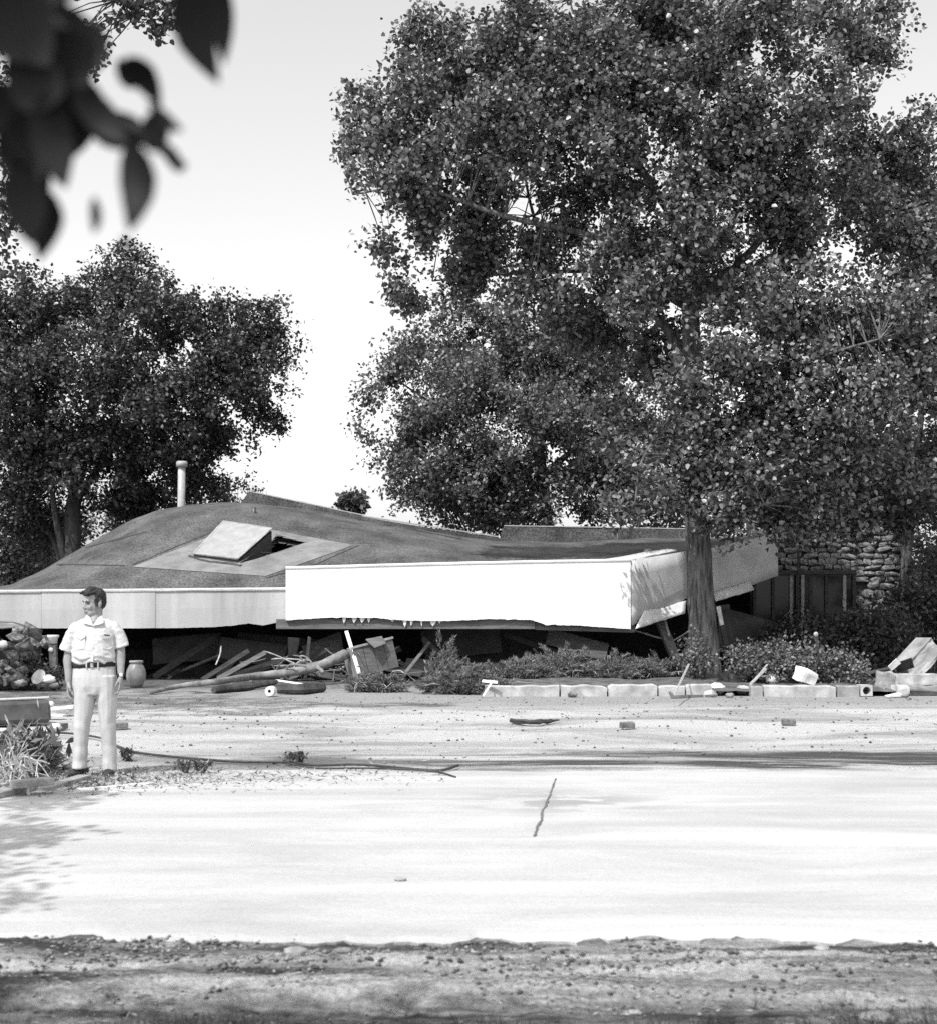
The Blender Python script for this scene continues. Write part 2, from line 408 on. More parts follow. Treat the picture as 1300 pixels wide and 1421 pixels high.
# open joint in the slab, filled with crumbled tar
mb = MB(); a, b_ = gp(771, 1079, .022), gp(741, 1161, .022)
L_, Rr = [], []
for k in range(61):
    t = k / 60; p = a.lerp(b_, t); w = .009 * max(.35, .9 + .7 * nz(t * 9, 2) + .8 * nz(t * 33, 5)) * (.8 + .5 * t); o = .014 * nz(t * 7, 6) + .008 * nz(t * 30, 9)
    z = .004 + .02 * math.sin(math.pi * (p.y - 6.78) / 6.97) + .004
    L_.append((p.x - w + o, p.y, z)); Rr.append((p.x + w + o, p.y, z))
mb.v = L_ + Rr; mb.f = [(i, i + 61, i + 62, i + 1) for i in range(60)]
mb.build('road_joint', M['soil0'], road)

# ------------------------------------------------------------------ leaf and tree builders
LEAF = np.array([(0, 0, 0), (.40, .22, .05), (.30, .62, .06), (0, 1, 0), (-.30, .62, .06), (-.40, .22, .05)], dtype=np.float32)
LEAF_F = np.array([(0, 1, 2, 3), (0, 3, 4, 5)])
DIA = np.array([(0, 0, 0), (.36, .42, .05), (0, 1, 0), (-.36, .42, .05)], dtype=np.float32)
SLIM = np.array([(0, 0, 0), (.17, .4, .03), (0, 1, 0), (-.17, .4, .03)], dtype=np.float32)
NEED = np.array([(0, 0, 0), (.085, .4, .02), (0, 1, 0), (-.085, .4, .02)], dtype=np.float32)
SLIM_F = np.array([(0, 1, 2, 3)])
def unit(a): return a / np.maximum(np.linalg.norm(a, axis=1, keepdims=True), 1e-6)
def leafmesh(name, P, size, tmpl=LEAF, tf=LEAF_F, axis_=None, jitter=1.0, droop=.35, up=.5):
    n = len(P)
    d = rng.normal(size=(n, 3)) * jitter
    if axis_ is not None: d = d + axis_
    d[:, 2] -= droop; d = unit(d)
    nrm = rng.normal(size=(n, 3)); nrm[:, 2] = np.abs(nrm[:, 2]) * .6 + up
    sx = unit(np.cross(d, nrm)); nn = np.cross(sx, d)
    s = (size * rng.uniform(.65, 1.25, n))[:, None, None]
    T = tmpl[None]
    V = P[:, None] + s * (T[..., 0:1] * sx[:, None] + T[..., 1:2] * d[:, None] + T[..., 2:3] * nn[:, None])
    k = len(tmpl); Fc = (tf[None] + (np.arange(n) * k)[:, None, None]).reshape(-1, tf.shape[1])
    return npmesh(name, V.reshape(-1, 3), Fc)
def spline(pts, n=6):
    out = []; P = [Vector(p) for p in pts]; P = [P[0] * 2 - P[1]] + P + [P[-1] * 2 - P[-2]]
    for i in range(1, len(P) - 2):
        for k in range(n):
            t = k / n; a, b, c, d = P[i-1], P[i], P[i+1], P[i+2]
            out.append(.5 * ((2*b) + (c - a) * t + (2*a - 5*b + 4*c - d) * t*t + (3*b - a - 3*c + d) * t**3))
    return out + [P[-2]]
def tree(name, label, base, trunk_pts, trunk_r, limbs, lobes, nclust, per, leaf, sig, lmat, bark, gap=-.25, gscale=.45, tmpl=(LEAF, LEAF_F), shell=2.4, group=None, seed=1, droop=.35, twigp=.5):
    """lobes: (centre, (rx, ry, rz)); clusters of leaves are spread through the lobes and hung on twigs from the limbs"""
    global rng
    rng = np.random.default_rng(seed); r_ = random.Random(seed)
    root = thing(name, base, label, 'tree', group)
    sk = []
    tp = spline(trunk_pts, 5); n = len(tp)
    rad = [poly(trunk_r, i / (n - 1)) for i in range(n)]
    MB().tube(tp, rad, 14, rough=.05).build('trunk', bark, root, True, recalc=False)
    sk += [(p, r) for p, r in zip(tp, rad)][n // 4:]
    for pts, r0 in limbs:
        lp = spline(pts, 5); m = len(lp)
        lr = [lerp(r0, .018, (i / (m - 1)) ** .8) for i in range(m)]
        MB().tube(lp, lr, 8, rough=.06).build('limb', bark, root, True, recalc=False)
        sk += list(zip(lp, lr))[1:]
    vol = [a[1][0] * a[1][1] * a[1][2] for a in lobes]; tot = sum(v ** .8 for v in vol)
    C = []
    for (c, rr), v in zip(lobes, vol):
        want = max(9, int(nclust * v ** .8 / tot)); tries = 0
        while want > 0 and tries < want * 40 + 400:
            tries += 1
            d = Vector((r_.gauss(0, 1), r_.gauss(0, 1), r_.gauss(0, 1))).normalized() * (r_.random() ** (1 / shell))
            d *= 1 + .28 * noise.noise(d * 2.3 + Vector((c[0], c[1], c[2])))
            if r_.random() < .05: d *= r_.uniform(1.05, 1.22)
            p = Vector((c[0] + d.x * rr[0], c[1] + d.y * rr[1], c[2] + d.z * rr[2]))
            if noise.noise(Vector((p.x, p.y * .3, p.z)) * gscale + Vector((seed * 7, 0, 0))) + .5 * noise.noise(Vector((p.x, p.y * .3, p.z)) * gscale * 2.3 + Vector((0, 0, 9))) < gap: continue
            C.append(p); want -= 1
    SK = np.array([tuple(p) for p, r in sk])
    tw = MB()
    cl = np.array([tuple(p) for p in C])
    outs = []
    for p in C:
        q = np.argmin(((SK - np.array(p)) ** 2).sum(1) + 0.6 * np.maximum(0, SK[:, 2] - p.z) ** 2)
        s0 = Vector(SK[q]); dd = (p - s0); outs.append(dd.normalized())
        if r_.random() < twigp and dd.length < 1.7:
            mid = s0.lerp(p, .5) + Vector((r_.uniform(-.15, .15), r_.uniform(-.15, .15), r_.uniform(0, .25))) * min(1, dd.length)
            tw.tube([s0, mid, p + dd.normalized() * .15], [.008 + .006 * dd.length, .009, .003], 4, cap=False)
    if tw.v: tw.build('twigs', bark, root, False, recalc=False)['kind'] = 'stuff'
    outs = np.array([tuple(o) for o in outs])
    cnt = rng.integers(int(per * .6), int(per * 1.4) + 1, len(cl))
    idx = np.repeat(np.arange(len(cl)), cnt)
    cs = rng.uniform(.7, 1.3, len(cl))[idx][:, None]
    sprig = unit(outs + rng.normal(size=outs.shape) * .75 + np.array([0, 0, -.12]))      # leaves sit along sprigs
    P = cl[idx] + sprig[idx] * rng.uniform(-1.4, 1.5, (len(idx), 1)) * sig * cs + rng.normal(size=(len(idx), 3)) * sig * .42 * cs
    cr = obj('crown', leafmesh('crown', P, leaf, tmpl[0], tmpl[1], axis_=outs[idx] * .5, droop=droop, up=.9), lmat, root)
    return root, cr
def lobe(px, py, rx, ry, Y, dep=None):
    """centre seen at a pixel at depth Y, half sizes in pixels; the depth half size is in metres"""
    c = at(px, py, Y); k = Y / F
    return (c, (rx * k, dep if dep else .75 * rx * k, ry * k))

# ------------------------------------------------------------------ the collapsed building
YF, YL, YB = 30.0, 30.3, 40.0
bld = thing('collapsed_building', (0, 31, 0), 'collapsed flat-roofed building with white fascia sagging almost to the ground', 'building')
front_py = [(-260, 821), (0, 821), (397, 818), (420, 813), (500, 802), (600, 794), (875, 783), (960, 772), (1090, 745)]
back_py = [(-260, 817), (0, 817), (20, 813), (60, 792), (100, 768), (140, 745), (180, 723), (215, 710), (250, 703), (300, 698), (350, 698), (420, 706), (500, 723), (600, 739), (690, 751), (800, 751), (930, 747), (1090, 742)]
def roof_right(t): return lerp(868, 1075, min(1, t / .37))
def roof_xyz(px, t):
    Y = lerp(YL + .06, YB, t)
    z0 = at(px, poly(front_py, px), YL).z; z1 = at(px, poly(back_py, px), YB).z
    w = t + .22 * math.sin(math.pi * t) * (1 if px < 560 else max(0, 1 - (px - 560) / 200))
    z = lerp(z0, z1, w)
    p = at(px, 700, Y)
    z += .05 * nz(p.x * .5, p.y * .5, 3) * min(1, t * 6) + .02 * nz(p.x * 2, p.y * 2, 5) + .02 * max(0, nz(p.x * 1.1 + p.y * .7, p.y * 2.6, 8)) * min(1, t * 6)
    return Vector((p.x, Y, z))
def project(p):
    d = p - Vector((0, 0, CAMZ)); f_ = d.y * ct + d.z * st; u_ = -d.y * st + d.z * ct
    return CX + F * d.x / f_, CY - F * u_ / f_
def roof_pt(px, py, up=0.0):
    best = None
    lo, hi = 0.0, 1.0
    for k in range(40):
        m_ = (lo + hi) / 2
        if project(roof_xyz(px, m_))[1] > py: lo = m_
        else: hi = m_
    return roof_xyz(px, lo) + Vector((0, 0, up))
OPEN = [(332, 782), (350, 778), (426, 753), (384, 743), (372, 757)]
def in_open(px, py):
    c = False; j = len(OPEN) - 1
    for i in range(len(OPEN)):
        (xi, yi), (xj, yj) = OPEN[i], OPEN[j]
        if (yi > py) != (yj > py) and px < (xj - xi) * (py - yi) / (yj - yi) + xi: c = not c
        j = i
    return c
mb = MB(); NS, NT = 260, 100
for j in range(NT + 1):
    t = j / NT
    for i in range(NS + 1): mb.v.append(tuple(roof_xyz(lerp(-260, roof_right(t), i / NS), t)))
n0 = len(mb.v)
for v in mb.v[:n0]: mb.v.append((v[0], v[1], v[2] - .16))
for j in range(NT):
    for i in range(NS):
        q = j * (NS + 1) + i
        if in_open(*project((Vector(mb.v[q]) + Vector(mb.v[q + NS + 2])) / 2)): continue
        mb.f.append((q, q + 1, q + NS + 2, q + NS + 1)); mb.f.append((n0 + q, n0 + q + NS + 1, n0 + q + NS + 2, n0 + q + 1))
def rim(a, b): mb.f.append((a, a + n0, b + n0, b))
for i in range(NS): rim(i, i + 1); rim(NT * (NS + 1) + i + 1, NT * (NS + 1) + i)
for j in range(NT): rim((j + 1) * (NS + 1), j * (NS + 1)); rim(j * (NS + 1) + NS, (j + 1) * (NS + 1) + NS)
roof = mb.build('roof', M['roofing'], bld, True)
# lighter square of roofing round the skylight
def roof_quad(name, q, m_, up=.006, nu=14, nv=10, thick=0):
    mb = MB()
    for j in range(nv + 1):
        for i in range(nu + 1):
            u, v = i / nu, j / nv
            px = (q[0][0]*(1-u) + q[1][0]*u)*(1-v) + (q[3][0]*(1-u) + q[2][0]*u)*v
            py = (q[0][1]*(1-u) + q[1][1]*u)*(1-v) + (q[3][1]*(1-u) + q[2][1]*u)*v
            mb.v.append(tuple(roof_pt(px, py, up)))
    for j in range(nv):
        for i in range(nu):
            k = j*(nu+1) + i
            if not in_open(*project((Vector(mb.v[k]) + Vector(mb.v[k+nu+2])) / 2)): mb.f.append((k, k+1, k+nu+2, k+nu+1))
    return mb.build(name, m_, roof, True)
roof_quad('roofing_patch', [(186, 787), (370, 800), (492, 757), (335, 728)], M['roof_patch'], .012, 110, 60)
# lapped seams of the roofing sheets
for q in ([(66, 783), (175, 785)], [(186, 784), (262, 752)], [(262, 752), (310, 733)], [(372, 802), (440, 783)], [(440, 783), (498, 757)], [(505, 722), (640, 748)], [(120, 760), (205, 738)]):
    mb = MB(); n = 14
    for k in range(n + 1):
        t = k / n; px, py = lerp(q[0][0], q[1][0], t), lerp(q[0][1], q[1][1], t)
        w = .55 + .5 * abs(nz(px * .05, py * .05)); p = roof_pt(px, py - w, .009); p2 = roof_pt(px, py + w, .009); mb.v += [tuple(p), tuple(p2)]
    mb.f = [(2*k, 2*k+1, 2*k+3, 2*k+2) for k in range(n)]
    mb.build('roof_seam', M['tar'], roof)
for t0 in (.1, .2, .31, .43, .56, .7, .85):        # laps of the felt courses, running along the roof
    mb = MB(); n = 90; px0, px1 = (30 if t0 < .3 else 90 if t0 < .5 else 150), 900
    for k in range(n + 1):
        px = lerp(px0, px1, k / n); t = t0 + .012 * nz(px * .01, t0 * 30); w = .0002 + .0035 * max(0, nz(px * .03, t0 * 50))
        mb.v += [tuple(roof_xyz(px, t - w) + Vector((0, 0, .010))), tuple(roof_xyz(px, t + w) + Vector((0, 0, .010)))]
    mb.f = [(2*k, 2*k+1, 2*k+3, 2*k+2) for k in range(n)]
    mb.build('roof_lap', M['soffit_wood'], roof)
MB().tube(spline([roof_pt(334, 783, .0), roof_pt(352, 778, .0), roof_pt(390, 766, .0), roof_pt(427, 753, .0)], 4), .022, 6, rough=.2).build('opening_edge', M['roof_patch'], roof, True)
MB().tube(spline([roof_pt(427, 753, .0), roof_pt(405, 747, .01), roof_pt(382, 742, .02)], 4), .022, 6, rough=.2).build('opening_edge', M['roof_patch'], roof, True)
# raised skylight: kerb of four boards, dark well, pale lid tipped to the left
A = roof_pt(270, 774); B = roof_pt(311, 739); C_ = roof_pt(378, 760); D = roof_pt(331, 782)
up = lambda p, h: p + Vector((0, 0, h))
sk = [up(A, .06), up(B, .24), up(C_, .42), up(D, .07)]
mb = MB(); mb.slab([sk[0], sk[3], sk[2], sk[1]], (-.03, 0, .05)); lid = mb.build('skylight', M['glass_white'], roof, bevel=.012)
mb = MB()
lo4 = [up(A, -.1), up(B, -.1), up(C_, -.1), up(D, -.1)]; hi4 = [up(sk[0], -.012), up(sk[1], -.012), up(sk[2], -.03), up(sk[3], -.03)]
for k in range(4):
    k2 = (k + 1) % 4; mb.add([lo4[k], lo4[k2], hi4[k2], hi4[k]], [(0, 1, 2, 3)])
mb.build('skylight_kerb', M['dark_wood'], roof, bevel=0)
for a, b_ in ((0, 1), (1, 2), (2, 3), (3, 0)):
    MB().beam(up(sk[a], .045), up(sk[b_], .04), .06, .03).build('skylight_rim', M['grey_wood'], roof, bevel=.008)
# tar upstand round the low side
MB().tube(spline([roof_pt(264, 772, .0), roof_pt(285, 779, .0), roof_pt(318, 783, .0), roof_pt(336, 786, .0)], 4), .04, 8, rough=.25).build('skylight_flashing', M['tar'], roof, True)
# flue and stub vent
b_ = roof_xyz(252, .86)
mb = MB(); mb.lathe((b_.x, b_.y, b_.z - .1), [(.105, 0), (.105, 1.28), (.095, 1.28)], 20)
flue = mb.build('flue_pipe', M['metal_grey'], roof, True)
mb = MB(); mb.lathe((b_.x, b_.y, b_.z + 1.12), [(.0, .0), (.16, .0), (.16, .13), (.13, .16), (0, .17)], 20); mb.build('flue_cap', M['metal_grey'], roof, True)
b_ = roof_pt(353, 712)
mb = MB(); mb.lathe((b_.x, b_.y, b_.z - .05), [(.06, 0), (.06, .2), (0, .2)], 14); mb.build('vent_stub', M['metal_dark'], roof, True)
# parapets folded up at the back
def strip(name, top, bot, Y, m_, thick=.14, parent=bld):
    pts = [at(x, y, Y) for x, y in bot] + [at(x, y, Y) for x, y in reversed(top)]
    return MB().slab(pts, (0, thick, 0)).build(name, m_, parent)
strip('back_parapet', [(346, 682), (420, 696), (505, 715.5)], [(330, 704), (420, 712), (503, 728)], 40.05, M['roofing'])
strip('back_parapet', [(503, 717), (600, 733), (692, 746)], [(500, 729), (600, 744), (692, 756)], 40.0, M['roofing'])
strip('back_parapet', [(699, 730), (800, 731), (856, 732)], [(690, 756), (800, 757), (856, 757)], 39.9, M['roofing'])
strip('back_parapet', [(857, 733), (985, 736)], [(857, 757), (985, 760)], 39.85, M['roofing'])
MB().beam(at(347, 681.8, 40.13), at(505, 715.0, 40.13), .17, .03).build('parapet_cap', M['metal_grey'], bld)
MB().beam(at(503, 716.0, 40.08), at(692, 745.0, 40.08), .17, .03).build('parapet_cap', M['metal_grey'], bld)
MB().beam(at(699, 729.5, 39.98), at(985, 734.5, 39.94), .17, .03).build('parapet_cap', M['metal_grey'], bld)

# fascia
lt = [(-260, 821), (0, 820), (397, 816.5)]
lb = [(-260, 872), (45, 872), (170, 872), (250, 871.5), (300, 870), (325, 868), (345, 865), (365, 868), (385, 864), (405, 862)]
def ragged(p, px, amp): return poly(p, px) + amp * nz(px * .11, 4) + amp * .6 * nz(px * .5, 8)
def fascia(name, x0, x1, top, bot, Y, m_, amp=.5, thick=.045, step=2.0, torn=0):
    n = max(2, int((x1 - x0) / step)); X = [lerp(x0, x1, i / n) for i in range(n + 1)]
    mb = MB(); 
    Yf = Y if callable(Y) else (lambda px: Y)
    for px in X:
        Yc = Yf(px); a, b_ = at(px, poly(top, px), Yc), at(px, ragged(bot, px, amp), Yc)
        c_ = a.lerp(b_, .5) + Vector((0, .012 * nz(px * .02, 3) - .008, 0))
        mb.v += [tuple(a), tuple(c_), tuple(b_)] + [(v.x, v.y + thick, v.z) for v in (a, c_, b_)]
    for i in range(n):
        p, q = i * 6, i * 6 + 6
        mb.f += [(p, p+1, q+1, q), (p+1, p+2, q+2, q+1), (p+3, q+3, q+4, p+4), (p+4, q+4, q+5, p+5), (p, q, q+3, p+3), (p+2, p+5, q+5, q+2)]
    mb.f += [(0, 3, 4, 1), (1, 4, 5, 2)]; e = n * 6; mb.f += [(e, e+1, e+4, e+3), (e+1, e+2, e+5, e+4)]
    return mb.build(name, m_, bld)
cuts = [-260, -95, 58, 216, 398]
for i, (a, b_) in enumerate(zip(cuts, cuts[1:])):
    fascia('fascia_panel', a + .15, b_ - .15, lt, lb, YL + .012 * (i % 2), M['dirty_paint'])
    fascia('drip_edge', a + .2, b_ - .2, [(-260, 819.5), (0, 818.5), (397, 815)], [(-260, 823.5), (0, 822.5), (397, 819)], YL - .02, M['flashing'], .15)
rt = [(397, 788), (640, 781.5), (875, 777)]
rb = [(397, 861), (410, 860), (440, 858), (470, 857), (520, 857.5), (560, 861), (605, 862), (640, 861), (680, 859), (738, 860.5), (756, 867), (800, 868), (872, 873)]
fr = fascia('fascia_panel', 397, 874.5, rt, rb, YF, M['white_paint'], 1.0, .05, 1.5)
fr['label'] = 'clean bright white raised fascia panel with torn lower edge'
fascia('drip_edge', 397, 874.5, [(397, 786), (640, 779.5), (875, 775)], [(397, 789.5), (640, 783), (875, 778.5)], YF - .02, M['white_paint'], .15)
# return end of the raised panel
p0, p1 = at(397.2, 788, YF + .05), at(397.2, 861, YF + .05)
MB().slab([p1, p1 + Vector((.05, 0, 0)), p0 + Vector((.05, 0, 0)), p0], (0, .45, 0)).build('fascia_return', M['white_paint'], bld)
# torn strips
for px, w, h in ((478, 6, 10), (492, 8, 9), (503, 8, 8), (512, 5, 8), (545, 7, 5), (562, 6, 11), (571, 5, 9), (585, 3, 9), (601, 10, 9), (610, 5, 5)):
    y0 = ragged(rb, px, 1.0) - 1.5
    pts = [at(px - w / 2, y0, YF + .03), at(px - w * .3, y0 + h * .6, YF + .035), at(px + rnd.uniform(-.2, .3) * w, y0 + h, YF + .04), at(px + w * .35, y0 + h * .5, YF + .035), at(px + w / 2, y0, YF + .03)]
    MB().slab(pts, (0, .012, 0)).build('torn_strip', M['pale_board'], bld)
# soffit beam exposed under the torn edge
MB().beam(at(384, 866, YF + .12), at(742, 866, YF + .12), .08, .22).build('soffit_beam', M['soffit_wood'], bld, bevel=.006)
MB().beam(at(742, 869, YF + .16), at(880, 873, YF + .16), .08, .16).build('soffit_beam', M['soffit_wood'], bld, bevel=.006)
# side fascia turning away to the right
def side(name, P, m_, thick=.05, nu=10, nv=4, curl=0):
    """P: four corners bl, br, tr, tl"""
    mb = MB(); bl, br, tr, tl = [Vector(p) for p in P]; n = (br - bl).cross(tl - bl).normalized()
    for s_ in (0, 1):
        for j in range(nv + 1):
            for i in range(nu + 1):
                u, v = i / nu, j / nv
                p = bl.lerp(br, u).lerp(tl.lerp(tr, u), v)
                p += n * (.02 * nz(p.x * 1.3, p.z * 1.3, 5) + curl * math.sin(math.pi * u)) - n * thick * s_
                if j == 0: p.z += .02 * nz(u * 9, 3)
                mb.v.append(tuple(p))
    k = (nu + 1) * (nv + 1)
    for j in range(nv):
        for i in range(nu):
            q = j*(nu+1) + i; mb.f += [(q, q+1, q+nu+2, q+nu+1), (k+q, k+q+nu+1, k+q+nu+2, k+q+1)]
    for i in range(nu): mb.f += [(i, i+k, i+1+k, i+1), (nv*(nu+1)+i+1, nv*(nu+1)+i+1+k, nv*(nu+1)+i+k, nv*(nu+1)+i)]
    for j in range(nv): a = j*(nu+1); mb.f += [(a+nu+1, a+nu+1+k, a+k, a), (a+nu, a+nu+k, a+2*nu+1+k, a+2*nu+1)]
    return mb.build(name, m_, bld, True)
side('fascia_panel', [at(876, 868, YF + .02), at(953, 830, 31.3), at(953, 765, 31.3), at(876, 777, YF + .02)], M['side_paint'], curl=.05)
side('fascia_panel', [at(985, 832, 32.0), at(1079, 799, 33.8), at(1079, 740, 33.8), at(984, 762, 32.0)], M['side_paint'])
s2 = side('soffit_flap', [at(881, 873, YF - .12), at(950, 851, 30.9), at(952, 833, 31.25), at(893, 848, YF + .22)], M['pale_board'], .03); s2['label'] = 'bright bent soffit board hanging from the corner'
side('soffit_flap', [at(993, 834, 31.8), at(1046, 818, 32.8), at(1040, 806, 33.0), at(990, 822, 32.0)], M['side_paint'], .03)
# roof edge flange at the corner
side('edge_flange', [at(872, 777.5, YF - .01), at(938, 763, 31.15), at(925, 761, 31.8), at(835, 776, YF + .6)], M['flashing'], .03)
b_ = roof_pt(898, 769, .06); MB().ball(b_, (.11, .09, .07)).build('vent_stub', M['metal_grey'], roof, True)

# what is under the roof
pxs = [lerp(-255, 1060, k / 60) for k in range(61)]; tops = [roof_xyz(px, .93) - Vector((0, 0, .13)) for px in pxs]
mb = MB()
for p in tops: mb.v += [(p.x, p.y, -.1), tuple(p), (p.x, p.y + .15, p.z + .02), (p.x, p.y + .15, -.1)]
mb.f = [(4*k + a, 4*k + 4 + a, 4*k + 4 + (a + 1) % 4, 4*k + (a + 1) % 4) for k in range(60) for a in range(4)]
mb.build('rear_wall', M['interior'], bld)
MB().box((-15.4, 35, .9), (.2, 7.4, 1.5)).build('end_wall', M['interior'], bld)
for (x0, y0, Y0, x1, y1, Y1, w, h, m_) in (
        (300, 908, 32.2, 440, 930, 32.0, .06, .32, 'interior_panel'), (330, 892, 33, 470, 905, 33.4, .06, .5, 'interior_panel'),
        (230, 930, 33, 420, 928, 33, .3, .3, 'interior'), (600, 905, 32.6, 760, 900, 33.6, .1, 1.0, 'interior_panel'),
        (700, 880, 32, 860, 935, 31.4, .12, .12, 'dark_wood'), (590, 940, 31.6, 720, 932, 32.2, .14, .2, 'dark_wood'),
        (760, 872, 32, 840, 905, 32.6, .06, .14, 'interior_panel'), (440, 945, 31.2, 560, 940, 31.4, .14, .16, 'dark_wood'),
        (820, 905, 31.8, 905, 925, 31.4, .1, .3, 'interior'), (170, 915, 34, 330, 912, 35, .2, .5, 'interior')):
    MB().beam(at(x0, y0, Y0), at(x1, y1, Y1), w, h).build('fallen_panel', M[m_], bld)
# broken posts holding up the corner
MB().beam(at(915, 862, 31.0), at(936, 912, 30.7), .20, .20, (1, 0, 0)).build('corner_post', M['soffit_wood'], bld, bevel=.01)
MB().beam(at(921, 858, 30.85), at(928, 884, 30.6), .08, .05, (1, 0, 0)).build('post_splinter', M['grey_wood'], bld, bevel=.006)
MB().beam(at(996, 842, 31.6), at(1001, 868, 31.5), .09, .09, (1, 0, 0)).build('corner_post', M['pale_board'], bld, bevel=.006)
MB().beam(at(1001, 868, 31.5), at(1008, 900, 31.4), .11, .11, (1, 0, 0)).build('corner_post', M['dark_wood'], bld, bevel=.006)
MB().beam(at(985, 846, 31.7), at(1010, 842, 32.0), .1, .12).build('post_bracket', M['dark_wood'], bld, bevel=.006)
side('fallen_ceiling', [at(990, 905, 33.2), at(1076, 905, 34.6), at(1072, 862, 34.8), at(1000, 842, 33.8)], M['interior_panel'], .06)
MB().tube(spline([at(960, 872, 31.6), at(940, 885, 31.4), at(925, 888, 31.3), at(870, 872, 31.4)], 5), .02, 6).build('hanging_cable', M['pale_twig'], bld, True)
# dark sheet lying over the fascia's far left foot
side('torn_sheet', [at(-60, 872, YL - .35), at(46, 871, YL - .1), at(20, 863, YL - .07), at(-60, 857, YL - .06)], M['metal_dark'], .02)

# ------------------------------------------------------------------ stone house behind the tree
hs = thing('stone_house', (10, 38, 0), 'old stone house in tree shade behind the collapsed building', 'house')
HY = 38.0
hx0, hx1 = at(1040, 800, HY).x, at(1262, 800, HY).x
mb = MB(); mb.box(((hx0 + hx1) / 2, HY + .25, 2.6), (hx1 - hx0, .4, 5.4)); wall = mb.build('wall', M['mortar'], hs)
stones = []
for k in range(6):
    b2 = MB().ball((0, 0, 0), (.5, .5, .5), 8, 6)
    rr = random.Random(k)
    vs_ = []
    for v in b2.v:
        v = Vector(v); q = max(abs(v.x), abs(v.y), abs(v.z)); v = v.lerp(v / q * .5, .6)
        vs_.append(tuple(v * (1 + rr.uniform(-.12, .12))))
    b2.v = vs_; m_ = b2.mesh('stone'); m_.materials.append(M['stone']); stones.append(m_)
rr = random.Random(5); z = 1.0; n_st = 0
while z < 4.6:
    h = rr.uniform(.13, .24); x = hx0 + .05
    while x < hx1 - .1:
        w = rr.uniform(.2, .5)
        px_, py_ = project(Vector((x + w / 2, HY, z)))
        if not (1040 < px_ < 1190 and 795 < py_ < 895):
            o = obj('stone', stones[rr.randrange(6)], None, wall)
            o.matrix_parent_inverse = Matrix(); o.location = (x + w / 2, HY + .03 + rr.uniform(-.03, .03), z + h / 2 + rr.uniform(-.02, .02))
            o.scale = (w * 1.02, .22, h * 1.05); o.rotation_euler = (rr.uniform(-.2, .2), rr.uniform(-.3, .3), rr.uniform(-.2, .2)); o.scale.z *= rr.uniform(.75, 1.25); o.scale.y *= rr.uniform(.8, 1.6); n_st += 1
        x += w
    z += h
# porch of dark glazed frames in front of it
py0, py1 = 795, 893
MB().beam(at(1040, 795, 36.9), at(1187, 794, 36.9), .14, .12).build('porch_lintel', M['dark_wood'], hs, bevel=.01)
M['dark_glass'] = mat('dark_glass', .012, .03, .12, 2, bump=.02, spec=.5)
for px_, w, m_ in ((1046, .09, 'dark_wood'), (1072, .05, 'dark_wood'), (1097, .06, 'grey_wood'), (1112, .2, 'grey_wood'), (1124, .06, 'dark_wood'), (1146, .05, 'dark_wood'), (1171, .06, 'grey_wood'), (1184, .1, 'dark_wood')):
    MB().beam(at(px_, py0 + 3, 36.9), at(px_, py1, 36.9), w, .09, (1, 0, 0)).build('mullion', M[m_], hs, bevel=.006)
mb = MB().beam(at(1107, 762, 36.75), at(1107, py1, 36.75), .05, .05, (1, 0, 0)); mb.build('post', M['dark_wood'], hs)
for a, b_ in ((1048, 1071), (1073, 1096), (1098, 1109), (1125, 1145), (1147, 1170), (1172, 1183)):
    MB().slab([at(a, 893, 36.93), at(b_, 893, 36.93), at(b_, 799, 36.93), at(a, 799, 36.93)], (0, .02, 0)).build('pane', M['dark_glass'], hs)
MB().beam(at(1098, 866, 36.9), at(1048, 867, 36.9), .05, .06).build('sill', M['dark_wood'], hs)
MB().box(((hx0 + hx1) / 2, HY + 3.2, 5.5), (hx1 - hx0 + .6, 7, .3)).build('roof', M['roofing'], hs)

# ------------------------------------------------------------------ trees
T0 = at(977, 926, 29.6); T0.z = .05
mb_pts = [T0, at(974, 860, 29.6), at(967, 740, 29.6), at(961, 560, 29.7), at(957, 420, 29.8), at(950, 230, 29.9), at(944, 40, 30), at(940, -140, 30)]
YT = 29.8
def LP(Y0, *pp): return [at(x, y, Y0 + dy) for x, y, dy in pp]
limbs = [
    (LP(YT, (960, 520, 0), (900, 430, .4), (790, 400, 1.2), (740, 300, 1.6), (715, 160, 2)), .13),
    (LP(YT, (958, 430, 0), (1020, 370, -.3), (1080, 300, -.8), (1110, 220, -1.2)), .14),
    (LP(YT, (953, 330, 0), (880, 220, -.6), (820, 110, -1), (790, 0, -1.2)), .12),
    (LP(YT, (952, 300, 0), (1000, 180, 1.0), (1040, 60, 1.6), (1060, -60, 2)), .12),
    (LP(YT, (965, 640, 0), (1040, 560, -1.2), (1130, 500, -2.2), (1220, 470, -2.6)), .1),
    (LP(YT, (955, 380, 0), (830, 330, 0), (700, 300, -.6), (580, 260, -.8), (490, 270, -1)), .11),
    (LP(YT, (957, 430, 0), (860, 380, 1.8), (700, 380, 2.4), (600, 390, 2.2)), .09),
    (LP(YT, (964, 620, 0), (920, 600, -1.4), (890, 640, -1.9), (880, 700, -2)), .05),
    (LP(YT, (966, 650, 0), (1000, 600, -1.6), (1030, 640, -2.2), (1060, 700, -2.2)), .05),
    (LP(YT, (956, 400, 0), (1060, 360, 2), (1180, 300, 3), (1270, 250, 3.4)), .1),
    (LP(YT, (948, 180, 0), (860, 90, 1), (700, 30, 1.4), (620, 40, 1.6)), .08),
    (LP(YT, (960, 500, 0), (1080, 470, 2.4), (1200, 440, 3.2), (1290, 420, 3.4)), .09)]
